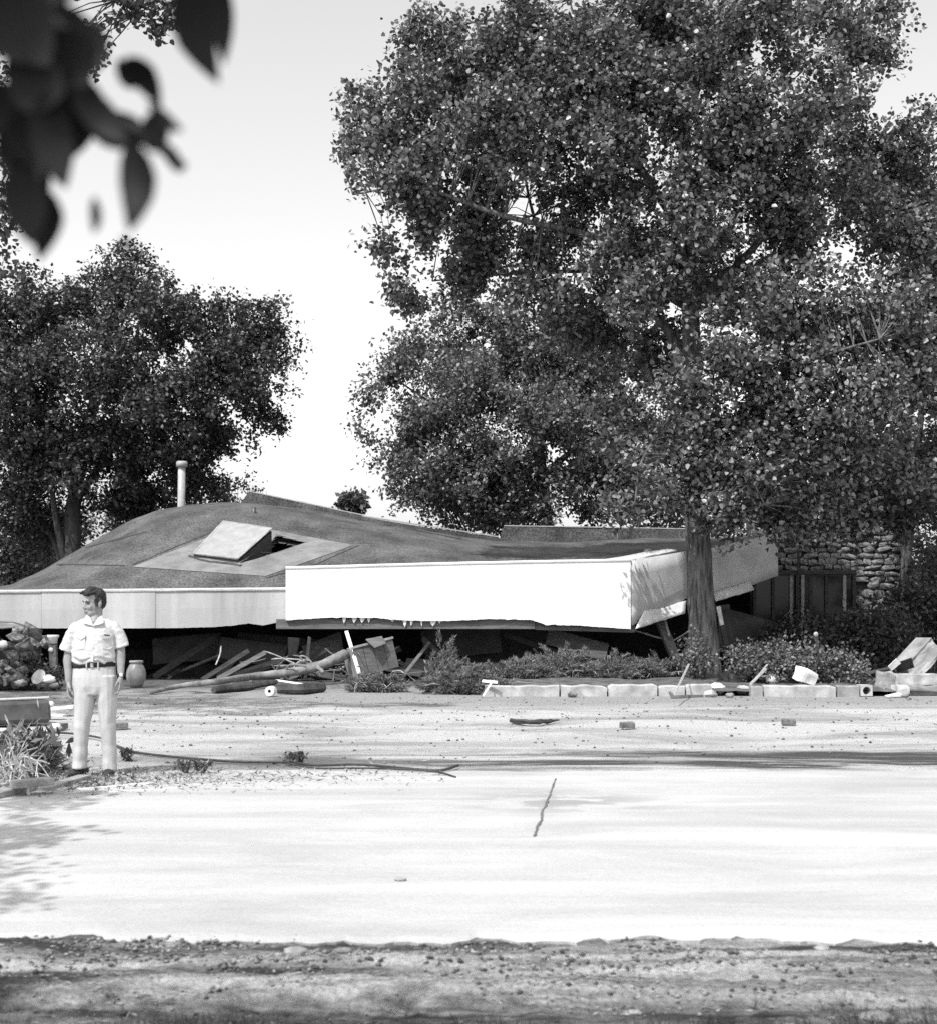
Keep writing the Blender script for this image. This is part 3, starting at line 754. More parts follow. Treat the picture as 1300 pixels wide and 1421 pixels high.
lobes = [lobe(*a) for a in (
    (585, 165, 80, 75, YT - .3), (545, 245, 68, 55, YT - .8), (590, 320, 62, 62, YT), (560, 190, 78, 60, YT + 1), (640, 95, 85, 80, YT + 1), (640, 250, 90, 80, YT + .5),
    (690, 350, 90, 62, YT + 1.5), (640, 385, 62, 36, YT + 2), (560, 400, 24, 24, YT), (492, 140, 24, 20, YT + .4, .5), (490, 205, 26, 18, YT, .5), (490, 275, 28, 12, YT - .9, .4), (528, 345, 28, 20, YT, .6), (548, 105, 34, 26, YT + .6, .6), (590, 50, 40, 34, YT + .6, .8), (575, 420, 14, 16, YT + .6, .3), (730, 40, 100, 80, YT), (740, 190, 90, 80, YT - 1), (820, 110, 110, 100, YT - 1), (820, 290, 110, 90, YT + .6),
    (900, 20, 120, 80, YT), (920, 160, 110, 100, YT - 1.6), (900, 350, 100, 80, YT - 1.0), (935, 80, 90, 95, YT + 1), (1040, 240, 110, 110, YT - 1.2), (1000, 380, 90, 70, YT + 1.6),
    (1080, 20, 60, 50, YT - 2.6), (1150, 15, 60, 45, YT - 1.4), (1190, 205, 75, 75, YT + 1.8), (1085, 130, 75, 75, YT - 2.6), (1010, 30, 80, 60, YT - 2.2), (1150, 120, 60, 50, YT - 2.4), (1265, 330, 55, 60, YT - 1), (1220, 20, 40, 40, YT - 1), (760, 130, 80, 70, YT + 1.4), (680, 180, 80, 70, YT - 1.6), (1200, 60, 62, 60, YT + 1), (1150, 310, 110, 90, YT - .6), (1230, 270, 80, 80, YT + 2), (1260, 190, 50, 60, YT + 1),
    (820, 440, 90, 60, YT + 2.4), (900, 490, 80, 60, YT + 1.5), (1090, 430, 110, 70, YT - 1.6), (1200, 430, 100, 80, YT - 1.5), (1060, 540, 100, 70, YT - 1.6), (1170, 540, 110, 70, YT - 2.2),
    (1250, 540, 80, 80, YT - 1), (960, 610, 70, 55, YT - 1.7), (920, 670, 50, 50, YT - 2), (990, 680, 60, 42, YT - 2), (1050, 640, 80, 55, YT - 2), (1130, 630, 90, 55, YT - 1.8), (860, 590, 40, 60, YT + .5), (870, 690, 40, 40, YT - 1), (1230, 640, 70, 50, YT - 1), (1285, 350, 45, 80, YT), (955, 300, 60, 70, YT - 2.2), (960, 555, 60, 50, YT - 2.2), (985, 500, 60, 40, YT - 2), (900, 420, 60, 50, YT - 1.8), (1010, 725, 50, 26, YT - 1.6), (1090, 700, 70, 40, YT - 1.5), (1160, 705, 70, 34, YT - 1), (760, 420, 70, 40, YT), (1010, 170, 60, 50, YT - 2), (860, 200, 60, 50, YT - 2), (1030, 470, 70, 50, YT - 2.4))]
tree('cottonwood_tree', 'tall leafy cottonwood with straight trunk growing at the collapsed corner', tuple(T0), mb_pts, [(0, .40), (.06, .33), (.2, .29), (.45, .22), (.75, .14), (1, .05)],
     limbs, lobes, 4500, 44, .112, .25, M['leaf'], M['bark'], gap=-.12, gscale=1.2, seed=3)
# broad tree behind the wreck, middle of the picture
YM = 46.0; b0 = at(760, 850, YM); b0.z = 0
tree('broad_tree', 'dense rounded tree behind the wreck, left of the cottonwood', tuple(b0), [b0, at(758, 760, YM), at(750, 650, YM), at(735, 560, YM)], [(0, .32), (1, .16)],
     [(LP(YM, (755, 690, 0), (690, 620, -.5), (600, 560, -1), (540, 520, -1)), .14), (LP(YM, (752, 660, 0), (820, 600, -.5), (860, 540, -1)), .14), (LP(YM, (740, 600, 0), (700, 520, .5), (660, 470, .6)), .12), (LP(YM, (756, 710, 0), (650, 690, -1), (570, 640, -1.4)), .1)],
     [lobe(*a) for a in ((550, 525, 48, 48, YM - 1), (600, 490, 55, 40, YM), (560, 600, 62, 55, YM - 1), (640, 560, 80, 70, YM - 2), (690, 480, 80, 62, YM), (640, 650, 90, 62, YM - 2), (590, 680, 60, 36, YM - 1), (760, 500, 90, 70, YM), (740, 600, 90, 80, YM - 2.4), (740, 690, 110, 45, YM - 1.5), (830, 560, 80, 90, YM), (840, 670, 80, 60, YM - 1.5), (650, 705, 90, 34, YM), (630, 430, 36, 36, YM), (900, 640, 80, 90, YM + 1))],
     2200, 40, .15, .32, M['leaf_back'], M['bark_dark'], tmpl=(DIA, SLIM_F), gap=-.24, gscale=1.0, seed=5)
# dark multi-stemmed tree at the left
YD = 44.0; b1 = at(95, 850, YD); b1.z = 0
tree('elm_tree', 'dark spreading tree with several stems behind the left of the roof', tuple(b1), [b1, at(100, 760, YD), at(104, 690, YD), at(130, 560, YD), (at(150, 470, YD))], [(0, .36), (.4, .26), (1, .1)],
     [(LP(YD, (97, 800, 0), (78, 720, -.4), (66, 620, -.5), (50, 560, -.6)), .17), (LP(YD, (102, 700, 0), (160, 620, -.5), (240, 540, -1), (320, 480, -1)), .15), (LP(YD, (112, 640, 0), (190, 640, -1), (280, 600, -1.4), (370, 530, -1.4)), .12), (LP(YD, (66, 620, -.5), (30, 500, 0), (20, 420, 0)), .1), (LP(YD, (92, 800, 0), (70, 740, .6), (30, 680, 1), (0, 620, 1)), .12)],
     [lobe(*a) for a in ((180, 385, 50, 48, YD), (110, 420, 80, 55, YD), (40, 430, 80, 60, YD), (-60, 480, 110, 110, YD), (210, 440, 90, 55, YD - 1), (120, 520, 110, 70, YD - 1.6), (20, 560, 100, 90, YD - 1), (300, 455, 70, 40, YD - .4), (360, 440, 42, 38, YD), (385, 480, 34, 40, YD), (300, 520, 90, 60, YD - 1), (220, 570, 90, 70, YD - 1.8), (375, 560, 38, 42, YD), (310, 600, 55, 42, YD - .5), (120, 640, 80, 60, YD - 1), (240, 655, 70, 42, YD), (280, 680, 50, 26, YD), (20, 680, 70, 60, YD), (180, 690, 60, 36, YD + 1), (340, 500, 60, 50, YD), (60, 620, 80, 60, YD + 1), (170, 600, 90, 60, YD + 1), (260, 610, 60, 45, YD), (60, 720, 70, 40, YD + 1.5), (200, 700, 60, 30, YD + 1.5))],
     2900, 44, .14, .28, M['leaf_dark'], M['bark_dark'], tmpl=(DIA, SLIM_F), gap=-.3, gscale=.95, seed=8)
# shaded tree at the right edge
YR = 37.0; b2 = at(1257, 880, YR); b2.z = 0
tree('shaded_tree', 'shaded tree with thin grey trunk at the right edge behind the rubble', tuple(b2), [b2, at(1256, 800, YR), at(1262, 720, YR), at(1275, 600, YR), at(1290, 450, YR)], [(0, .17), (.5, .13), (1, .06)],
     [(LP(YR, (1258, 760, 0), (1220, 700, -.5), (1170, 680, -1)), .06), (LP(YR, (1260, 740, 0), (1310, 660, 0), (1340, 560, 0)), .07)],
     [lobe(*a) for a in ((1290, 260, 50, 90, YR), (1300, 420, 90, 110, YR), (1310, 600, 90, 80, YR - 1), (1200, 690, 90, 45, YR - 6.5, 1.0), (1295, 720, 60, 60, YR - 5, 1.0), (1110, 700, 80, 40, YR - 6.5, 1.0), (1350, 520, 120, 200, YR), (1370, 780, 80, 90, YR), (1290, 790, 36, 40, YR - .5), (1180, 620, 100, 60, YR + 4.5), (1120, 728, 60, 20, YR - 6, .8), (1250, 735, 40, 24, YR - 6, .8), (1170, 740, 30, 14, YR - 6, .5), (1270, 830, 40, 30, YR - 2))],
     1700, 40, .13, .3, M['leaf_dark'], M['bark'], tmpl=(DIA, SLIM_F), gap=-.3, seed=12)
# tree on the left, mostly out of frame: its branches hang into the top left corner
YS = 17.5; b3 = Vector((-10.8, 18.0, 0))
tree('maple_tree', 'tree whose small-leaved branches hang into the top left corner', tuple(b3), [b3, b3 + Vector((0, 0, 3)), b3 + Vector((.2, 0, 6)), b3 + Vector((.3, 0, 11))], [(0, .35), (1, .12)],
     [([b3 + Vector((.2, 0, 6)), b3 + Vector((2, -.3, 8)), at(60, -60, YS), at(190, 20, YS)], .12), ([b3 + Vector((.1, 0, 4)), b3 + Vector((2.2, -.4, 6)), at(-40, 140, YS), at(20, 220, YS)], .1), ([b3 + Vector((0, 0, 5)), b3 + Vector((-1, -3, 7)), b3 + Vector((-2, -5, 8.5))], .12), ([b3 + Vector((0, 0, 5)), b3 + Vector((-1, 3, 8)), b3 + Vector((-1, 4, 10))], .12)],
     [lobe(*a) for a in ((175, 5, 24, 24, YS, .3), (218, 22, 17, 32, YS, .25), (150, -60, 70, 50, YS, .8), (20, 30, 60, 70, YS, .8), (8, 140, 34, 40, YS, .5), (12, 250, 30, 40, YS, .5), (0, 330, 22, 50, YS, .5), (-60, 200, 60, 160, YS, 1), (90, 45, 40, 30, YS, .5), (128, 62, 12, 30, YS, .25))] +
     [(b3 + Vector((0, 0, 9.5)), (3.2, 3, 3)), (b3 + Vector((-1, 3, 9)), (3, 3, 2.4)), (b3 + Vector((2, -.5, 9.8)), (2.5, 2.5, 2)), (b3 + Vector((-2, -4, 8)), (2.6, 2.6, 2))],
     760, 34, .085, .17, M['leaf_dark'], M['bark_dark'], gap=-.6, seed=21)
# near tree beside the photographer: trunk and crown out of frame on the left, its lowest leaves hang close to the lens
b4 = Vector((-4.6, 1.2, 0))
near, ncrown = tree('overhanging_tree', 'tree beside the camera whose big dark blurred leaves hang at top left', tuple(b4), [b4, b4 + Vector((.1, .1, 1.6)), b4 + Vector((.2, .3, 3.2)), b4 + Vector((.4, .9, 6))], [(0, .3), (1, .12)],
     [([b4 + Vector((.15, .2, 2.6)), b4 + Vector((1.4, .3, 3.1)), b4 + Vector((2.8, .1, 3.0)), (-.95, 1.25, 2.45), (-.62, 1.2, 2.2)], .06), ([b4 + Vector((.3, .5, 4)), b4 + Vector((-.6, 2, 5)), b4 + Vector((-1.4, 4.5, 5.5))], .07), ([b4 + Vector((.3, .5, 4)), b4 + Vector((1.3, 1.1, 5)), b4 + Vector((2.2, 1.3, 5.4))], .06)],
     [(Vector((-5.35, 4.4, 5.6)), (.75, .9, .9)), (Vector((-5.6, 6.2, 5.6)), (.7, 1.0, .9)), (Vector((-6.1, 8.0, 5.8)), (.7, .9, .9)), (Vector((-4.3, 2.3, 5.4)), (1.1, .6, .9)), (Vector((-2.4, 2.2, 5.6)), (1.3, .4, .6)), (Vector((-.4, 2.0, 5.9)), (1.1, .3, .5)), (Vector((-1.9, -.3, 4.4)), (1.0, .9, .7)), (Vector((-1.2, .2, 3.7)), (.7, .5, .4))],
     300, 28, .1, .2, M['leaf_dark'], M['bark_dark'], gap=.0, gscale=.9, seed=31)
def big_leaf(px, py, px2, py2, w, Y, bend=0, curl=.2, name='leaf'):
    a, b = at(px, py, Y), at(px2, py2, Y + rnd.uniform(-.03, .03)); d = b - a; L = d.length; d.normalize()
    n = Vector((rnd.uniform(-.2, .2), -1, rnd.uniform(-.3, .3))); sx = d.cross(n).normalized(); n = sx.cross(d)
    W = w / F * Y / 2; mb = MB(); K = 10
    for k in range(K + 1):
        t = k / K; c = a + d * L * t + sx * bend / F * Y * math.sin(math.pi * t) - n * .012 * math.sin(math.pi * t)
        ww = W * (math.sin(math.pi * min(1, t ** .85)) ** .75 * (1.08 - .35 * t) if 0 < t < 1 else .03) * (1 + .06 * nz(t * 9, px))
        for s_, lift in ((-1, curl), (-.5, curl * .3), (0, 0), (.5, curl * .3), (1, curl)):
            mb.v.append(tuple(c + sx * s_ * ww + n * lift * ww))
    for k in range(K):
        for i in range(4): q = k*5 + i; mb.f.append((q, q+1, q+6, q+5))
    return mb.build(name, M['leaf_near'], near, True, recalc=False)
for a in ((262, -40, 304, 116, 66, 1.12, 14), (285, -60, 312, 90, 44, 1.2, -6), (176, 78, 224, 148, 44, 1.15, 0), (163, 82, 196, 120, 34, 1.2, 4), (205, 140, 254, 182, 20, 1.12, 0),
          (182, 195, 180, 322, 58, 1.1, -6), (215, 150, 218, 212, 46, 1.13, 6), (131, 272, 131, 324, 18, 1.12, 2), (225, 208, 256, 232, 20, 1.15, 0), (60, 10, 130, 100, 110, 1.18, 10), (-30, -30, 70, 90, 130, 1.12, 0),
          (20, 60, 100, 160, 100, 1.2, 0), (90, 100, 170, 190, 62, 1.15, 8), (60, 130, 92, 262, 70, 1.13, 8), (100, 150, 100, 220, 60, 1.2, 0), (30, 210, 60, 300, 66, 1.2, 6), (50, 250, 55, 362, 62, 1.15, -5),
          (140, 160, 205, 190, 40, 1.18, 0), (-20, 120, 40, 200, 80, 1.25, 0), (0, 180, 30, 260, 40, 1.25, 0), (170, 335, 168, 352, 26, 1.2, 0), (10, 100, 90, 130, 90, 1.14, 0), (-20, 30, 110, 60, 110, 1.2, 0), (70, 40, 120, 130, 80, 1.15, 0), (20, 150, 80, 240, 80, 1.18, 0), (20, 230, 45, 340, 70, 1.14, 0), (100, 120, 180, 200, 50, 1.12, 0), (120, 175, 215, 195, 44, 1.14, 0), (130, 30, 96, 120, 70, 1.22, 0), (-30, -40, 100, 30, 120, 1.25, 0)):
    big_leaf(*a)
MB().tube(spline([Vector((-.62, 1.2, 2.2)), at(60, 20, 1.17), at(110, 140, 1.16), at(200, 185, 1.15), at(250, 225, 1.15)], 5), [.006] * 20 + [.003], 6).build('hanging_twig', M['bark_dark'], near, True, recalc=False)
MB().tube(spline([at(60, 20, 1.17), at(180, -60, 1.17), at(270, -40, 1.15)], 5), .004, 6).build('hanging_twig', M['bark_dark'], near, True, recalc=False)
MB().tube(spline([at(96, 100, 1.17), at(60, 200, 1.18), at(55, 260, 1.16)], 5), .003, 6).build('hanging_twig', M['bark_dark'], near, True, recalc=False)

# far treetops seen over the roof
def bush(name, label, cat, lobes_, n, per, leaf, sig, m_, seed, tmpl=(DIA, SLIM_F), group=None, stems=8, gap=-.6):
    global rng
    rng = np.random.default_rng(seed); r_ = random.Random(seed)
    c0 = lobes_[0][0]; base = Vector((c0[0], c0[1], 0.0))
    root = thing(name, tuple(base), label, cat, group)
    P = []
    tot = sum(a[1][0] * a[1][2] for a in lobes_)
    st_ = MB()
    for c, rr in lobes_:
        for k in range(int(n * rr[0] * rr[2] / tot)):
            d = Vector((r_.gauss(0, 1), r_.gauss(0, 1), r_.gauss(0, 1))).normalized() * r_.random() ** .42
            P.append(Vector((c[0] + d.x * rr[0], c[1] + d.y * rr[1], max(.08, c[2] + d.z * rr[2]))))
    for k in range(stems):
        q = P[r_.randrange(len(P))]; a = Vector((base.x + r_.uniform(-.2, .2), base.y + r_.uniform(-.1, .1), -.02))
        a.x = lerp(a.x, q.x, .5) ; a.y = lerp(a.y, q.y, .5)
        st_.tube(spline([a, a.lerp(q, .5) + Vector((r_.uniform(-.1, .1), 0, .1)), q], 3), [.02, .018, .016, .014, .012, .01, .008], 5, cap=False)
    if stems: st_.build('stems', M['bark_dark'], root, True, recalc=False)
    cl = np.array([tuple(p) for p in P]); idx = np.repeat(np.arange(len(cl)), rng.integers(int(per * .6), int(per * 1.4) + 1, len(cl)))
    pts = cl[idx] + rng.normal(size=(len(idx), 3)) * sig; pts[:, 2] = np.maximum(pts[:, 2], .04)
    obj('foliage', leafmesh('foliage', pts, leaf, tmpl[0], tmpl[1], droop=.1), m_, root)
    return root
bush('treetop', 'small lone treetop showing above the roof ridge', 'tree', [lobe(490, 694, 13, 11, 70), lobe(484, 700, 14, 8, 70), lobe(498, 700, 8, 6, 70), (at(489, 760, 70), (.25, .25, 2.6))], 150, 14, .3, .17, M['leaf_dark'], 41, stems=5)
bush('bent_branches', 'bare broken branches sticking up behind the ridge beside the flue', 'tree', [lobe(330, 668, 30, 16, 46), lobe(300, 690, 20, 14, 46), lobe(360, 680, 20, 8, 46), (at(310, 760, 46), (.5, .5, 1.6))], 70, 14, .12, .12, M['leaf_back'], 43, stems=14)
for i, (px, py, w, h, Y, lab) in enumerate((
        (20, 775, 60, 52, 47, 'pale leafy bush left of the roof at the picture edge'), (70, 740, 60, 40, 52, 'dark hedge under the multi-stemmed tree'), (180, 730, 70, 40, 56, 'hedge glimpsed between stems and roof slope'),
        (930, 735, 90, 24, 50, 'dark hedge behind the right end of the roof by the cottonwood'), (300, 730, 60, 40, 60, 'low thicket behind the roof hump near the flue'))):
    bush('shrub', lab, 'shrub', [lobe(px, py, w, h, Y, 1.4), (at(px, 800, Y), (w * Y / F, 1.2, 1.6))], 190, 26, .17, .25, (M['leaf_back'] if i == 0 else M['leaf_dark']), 50 + i)
for i, (px, py, w, h, Y, lab) in enumerate((
        (1215, 885, 55, 36, 33, 'dark bush before the stone house, left of the thin trunk'), (1290, 860, 50, 50, 35, 'dark bush at the right edge behind the tilted slab'), (1120, 890, 60, 26, 33.5, 'shaded bush below the dark porch windows'), (1300, 700, 80, 150, 46, 'tall dark thicket far behind at the right edge'), (1180, 720, 60, 90, 48, 'dark thicket filling the gap behind the stone house'))):
    bush('shrub', lab, 'shrub', [lobe(px, py, w, h, Y, 1.2)], 210, 26, .11, .2, M['leaf_dark'], 60 + i)
# dim far woodland closing the horizon
global_far = []
rng = np.random.default_rng(90)
n = 26000; xx = rng.uniform(-70, 70, n); hh = 4.5 + 2.2 * np.array([nz(x * .09, 5) for x in xx]) + 1.0 * np.array([nz(x * .5, 8) for x in xx])
PP = np.stack([xx, 95 + rng.uniform(-2, 2, n), rng.random(n) ** .8 * hh], 1)
far = obj('far_woodland', leafmesh('far_woodland', PP, .8, DIA, SLIM_F), M['leaf_dark']); tag(far, 'low dark woodland along the horizon', 'woodland', kind='stuff')

# ------------------------------------------------------------------ planting bed, kerb, junipers
mb = MB(); nxb, nyb = 70, 12
for j in range(nyb + 1):
    for i in range(nxb + 1):
        x = lerp(-1.2, 9.5, i / nxb); y = lerp(25.35, 29.9, j / nyb)
        e = min(1, i / 8, (nxb - i) / 5, j / 1.0 + .55 if x > .3 else j / 4, (nyb - j) / 3)
        mb.v.append((x, y, .17 * e * (1 + .35 * nz(x * 1.3, y * 1.3)) + .03 * nz(x * 5, y * 5) * e - .02 - .1 * (1 - min(1, e * 2.5))))
for j in range(nyb):
    for i in range(nxb): q = j*(nxb+1) + i; mb.f.append((q, q+1, q+nxb+2, q+nxb+1))
M['soil'] = mat('soil', .05, .15, .95, 4, bump=1, bscale=25, bdist=.03, fine=.3, fscale=60)
tag(mb.build('planting_bed', M['soil'], smooth=True), kind='structure')
def kerb(label, segs, name='kerb'):
    root = thing(name, tuple(gp((segs[0][0] + segs[-1][1]) / 2, 965)), label, 'kerb')
    for (x0, x1, m_, dz) in segs:
        a, b = gp(x0 + .6, 966), gp(x1 - .6, 966); w = b.x - a.x
        mb = MB(); K = 12; oy, tl, tw_ = rnd.uniform(-.04, .03), rnd.uniform(-.02, .02), rnd.uniform(-.04, .04)
        for i in range(K + 1):
            x = lerp(a.x, b.x, i / K); y = a.y + .012 * nz(x * 3, 1) + oy + tw_ * (i / K - .5)
            h = .19 + dz + .018 * nz(x * 4, 7) + tl * (i / K - .5) - (.05 * max(0, nz(x * 5, 3) - .1)) - (.03 if i in (0, K) and rnd.random() < .5 else 0)
            for (yy, zz) in ((0, -.05), (0, h - .02), (.02, h), (.2, h), (.22, -.05)): mb.v.append((x, y + yy + .006 * nz(x * 9, zz * 9), zz))
        for i in range(K):
            for k in range(4): q = i*5 + k; mb.f.append((q, q+5, q+6, q+1))
        mb.f += [(0, 1, 2, 3, 4), tuple(K*5 + k for k in (4, 3, 2, 1, 0))]
        mb.build('concrete_block', M[m_], root)
    return root
kerb('row of pale concrete kerb blocks edging the juniper bed', [(672, 776, 'concrete', 0), (777, 842, 'concrete', .005), (843, 912, 'concrete', .02), (913, 950, 'concrete', .0), (951, 988, 'concrete', .02)])
kerb('shorter row of kerb blocks right of the black bundle', [(1041, 1058, 'concrete_dark', -.01), (1059, 1160, 'concrete', 0), (1161, 1193, 'concrete_dark', 0)])
# bits fallen along the kerb
# clay pipe / hollow block end with a round hole
hb = thing('hollow_block', tuple(gp(1201, 966)), 'square concrete block with a round hole ending the right kerb row', 'block')
a, b = gp(1194, 966), gp(1210, 966); cx_, cz_ = (a.x + b.x) / 2, .098; hw = (b.x - a.x) / 2
mb = MB(); n = 24
sq = []
for k in range(n):
    t = 2 * math.pi * k / n; c_, s_ = math.cos(t), math.sin(t); q = max(abs(c_), abs(s_)); sq.append((cx_ + c_ / q * hw, cz_ + s_ / q * .1))
ci = [(cx_ + math.cos(2*math.pi*k/n) * .072, cz_ + math.sin(2*math.pi*k/n) * .072) for k in range(n)]
y0 = a.y - .01
mb.v = [(x, y0, z) for x, z in sq] + [(x, y0, z) for x, z in ci] + [(x, y0 + .3, z) for x, z in sq] + [(x, y0 + .28, z) for x, z in ci]
for k in range(n):
    k2 = (k+1) % n; mb.f += [(k, k2, n+k2, n+k), (k, 2*n+k, 2*n+k2, k2), (n+k, n+k2, 3*n+k2, 3*n+k)]
mb.f.append(tuple(3*n + k for k in range(n)))
mb.build('body', M['concrete'], hb)

def juniper(label, c, rx, ry, h, n, seed, lean=(0, 0), m_='juniper', z0=.0):
    global rng
    rng = np.random.default_rng(seed); r_ = random.Random(seed)
    root = thing('juniper_bush', (c[0], c[1], .1), label, 'bush', 'junipers spilling over the kerb')
    P, A = [], []; stm = MB()
    for k in range(n):
        a = r_.uniform(0, 2 * math.pi); q = r_.random() ** .55
        hk = h * .66 * (1 - .5 * q * q) * (r_.uniform(.25, .8) + (.5 if r_.random() < .06 else 0) + 1.0 * max(0, nz(math.cos(a) * q * 2.2 + seed, math.sin(a) * q * 2.2)))
        tip = Vector((c[0] + math.cos(a) * rx * q * 1.25 + lean[0] + r_.gauss(0, .12), c[1] + math.sin(a) * ry * q + lean[1], .12 + hk + z0))
        b = Vector((c[0] + math.cos(a + r_.gauss(0, .5)) * rx * q * .45, c[1] + math.sin(a) * ry * q * .45, .08 + z0))
        mid = b.lerp(tip, .5) + Vector((r_.gauss(0, .06), r_.gauss(0, .06), .22 * hk)); tip.z -= .06 * r_.random(); tip.z = max(tip.z, .08 + z0)
        pts = spline([b, mid, tip], 8)
        if k % 3 == 0: stm.tube(pts, [.007] * len(pts), 4, cap=False)
        for i, p in enumerate(pts[3:]):
            d = (pts[min(i + 4, len(pts) - 1)] - pts[i + 2]).normalized()
            w_ = .05 * (1 - i / (len(pts) - 2)) + .006
            for _ in range(9): P.append(tuple(p + Vector((r_.gauss(0, w_), r_.gauss(0, w_), r_.gauss(0, w_ * .6))))); A.append(tuple(d * 1.5 + Vector((0, 0, .05))))
    stm.build('stems', M['twig'], root, False, recalc=False)['kind'] = 'stuff'
    dry = MB()
    for k in range(14):
        a = Vector((c[0] + r_.uniform(-1, 1) * rx, c[1] + r_.uniform(-1, .3) * ry, .1 + z0)); d = Vector((r_.gauss(0, .35), r_.gauss(0, .2), r_.uniform(.1, .45) * h))
        dry.tube(spline([a, a + d * .5 + Vector((r_.gauss(0, .06), 0, .08)), a + d + Vector((r_.gauss(0, .1), 0, -.05))], 4), [.009, .008, .008, .007, .006, .006, .005, .004, .003], 4, cap=False)
    dry.build('dry_twigs', M['pale_twig'], root, False, recalc=False)['kind'] = 'stuff'
    obj('foliage', leafmesh('foliage', np.array(P), .085, NEED, SLIM_F, axis_=np.array(A), jitter=.8, droop=0), M[m_], root)
    return root
for i, (px, py, rx_, ry_, h, n, ln, lab) in enumerate((
        (640, 956, .65, .5, .72, 420, (.05, 0), 'tall dark juniper at the left end of the bed, spilling past the kerb'),
        (607, 952, .26, .25, 1.3, 95, (.16, 0), 'upright feathery juniper frond leaning before the dark opening'),
        (708, 944, .85, .6, .62, 430, (.12, 0), 'juniper behind the left end of the kerb'),
        (782, 942, .85, .7, .78, 460, (-.08, 0), 'juniper in the middle of the bed with a raised tuft'),
        (850, 942, .85, .6, .58, 430, (.1, 0), 'low juniper right of the middle of the bed'),
        (918, 940, .72, .6, .62, 380, (.1, 0), 'dry juniper just left of the cottonwood trunk'),
        (522, 952, .4, .3, .5, 170, (0, 0), 'small uprooted juniper clump before the broken crate'))):
    p = gp(px, py + 8); juniper(lab, (p.x, p.y + (.5 if px != 522 else 0)), rx_, ry_, h, n, 70 + i, ln, z0=-.1 if px in (522, 640, 607) else 0)
for i, (px, py, w, h, Y, lab) in enumerate((
        (1045, 918, 42, 22, 27.4, 'leafy bush just right of the cottonwood trunk'), (1095, 915, 50, 30, 27.2, 'leafy bush behind the white block and stake'), (1160, 925, 45, 22, 27.0, 'leafy bush behind the hollow kerb block'), (960, 905, 22, 24, 28.6, 'small sprouting leaves at the foot of the cottonwood'))):
    bush('leafy_bush', lab, 'bush', [lobe(px, py, w, h, Y, .6), lobe(px + 8, py + 12, w, h * .6, Y - .3, .5)], 150 if i < 3 else 46, 20, .075, .1, M['leaf_back'], 80 + i, group='bushes behind the right kerb')

# ------------------------------------------------------------------ rubble and flotsam
def one(name, mb, m_, label, cat, group=None, smooth=False, bevel=0, kind=None):
    return tag(mb.build(name, M[m_] if isinstance(m_, str) else m_, None, smooth, bevel), label, cat, group, kind)
# glazed jar
p = gp(189, 953)
jr = thing('garden_jar', tuple(p), 'round grey glazed jar standing behind the man', 'jar')
k = p.y / F
prof = [(0, 0), (8.5, 0), (10.5, 4), (13, 11), (13.7, 17), (12.8, 23), (10, 29), (8, 31.5), (8, 33), (9.3, 33.6), (9.3, 35.5), (7.2, 35.8), (6.6, 33), (8, 28), (0, 10)]
MB().lathe(p, [(a * k, b * k) for a, b in prof], 28).build('body', M['jar'], jr, True)
MB().lathe(p, [(a * k, b * k) for a, b in ((8.1, 32.4), (9.6, 33), (9.7, 35.2), (8.6, 36), (7.4, 35.6))], 28).build('rim', M['jar'], jr, True)
# long fallen branch
pts = spline([gp(210, 961, .03), gp(250, 952, .10), gp(300, 946, .2), at(350, 939, 28.6), at(395, 934, 28.8), at(440, 925, 29), at(480, 908, 29.6)], 5)
br = thing('fallen_branch', tuple(gp(330, 955)), 'long smooth pale branch lying up against the wreck', 'branch')
MB().tube(pts, [lerp(.035, .115, i / (len(pts) - 1)) * (1 + .12 * nz(i * .9)) for i in range(len(pts))], 10, rough=.05).build('stem', M['log'], br, True, recalc=False)
MB().tube(spline([at(440, 925, 28.95), at(446, 930, 28.85), at(449, 934, 28.8)], 3), [.06, .05, .04, .045, .045, .04, .03], 8).build('knot', M['log'], br, True)
MB().tube(spline([at(395, 934, 28.8), at(404, 922, 28.7), at(425, 925, 28.6)], 3), .02, 6).build('side_shoot', M['log'], br, True)
one('log', MB().tube([gp(297, 957, .06), gp(340, 953, .07), gp(384, 946, .1)], [.06, .085, .05], 9, rough=.22), 'bark_dark', 'short dark log lying under the long branch', 'log')
one('log', MB().tube([gp(385, 958, .07), gp(420, 957, .08), gp(450, 954, .09)], [.06, .1, .07], 9, rough=.22), 'bark_dark', 'charred log between the white roll and the crate', 'log')
# white roll with hole
p = gp(375, 966); rl = thing('paper_roll', tuple(p), 'small white roll with a dark centre hole lying on the dirt', 'roll')
rmat = Matrix.Rotation(R(90), 3, 'X') @ Matrix.Rotation(R(12), 3, 'Y')
b_ = MB(); b_.lathe((0, 0, 0), [(.03, -.1), (.085, -.1), (.088, -.09), (.088, .09), (.085, .1), (.03, .1), (.03, -.1)], 22)
b_.v = [tuple(Matrix.Rotation(R(-18), 3, 'Z') @ rmat @ Vector(v) + p + Vector((0, .1, .088))) for v in b_.v]; b_.build('sheet', M['white_thing'], rl, False)
b_ = MB(); b_.lathe((0, 0, 0), [(0, .04), (.029, .04), (.029, .095), (.026, .095), (.026, .045), (0, .045)], 16)
b_.v = [tuple(Matrix.Rotation(R(-18), 3, 'Z') @ rmat @ Vector(v) + p + Vector((0, .1, .088))) for v in b_.v]; b_.build('core', M['tar'], rl, False)
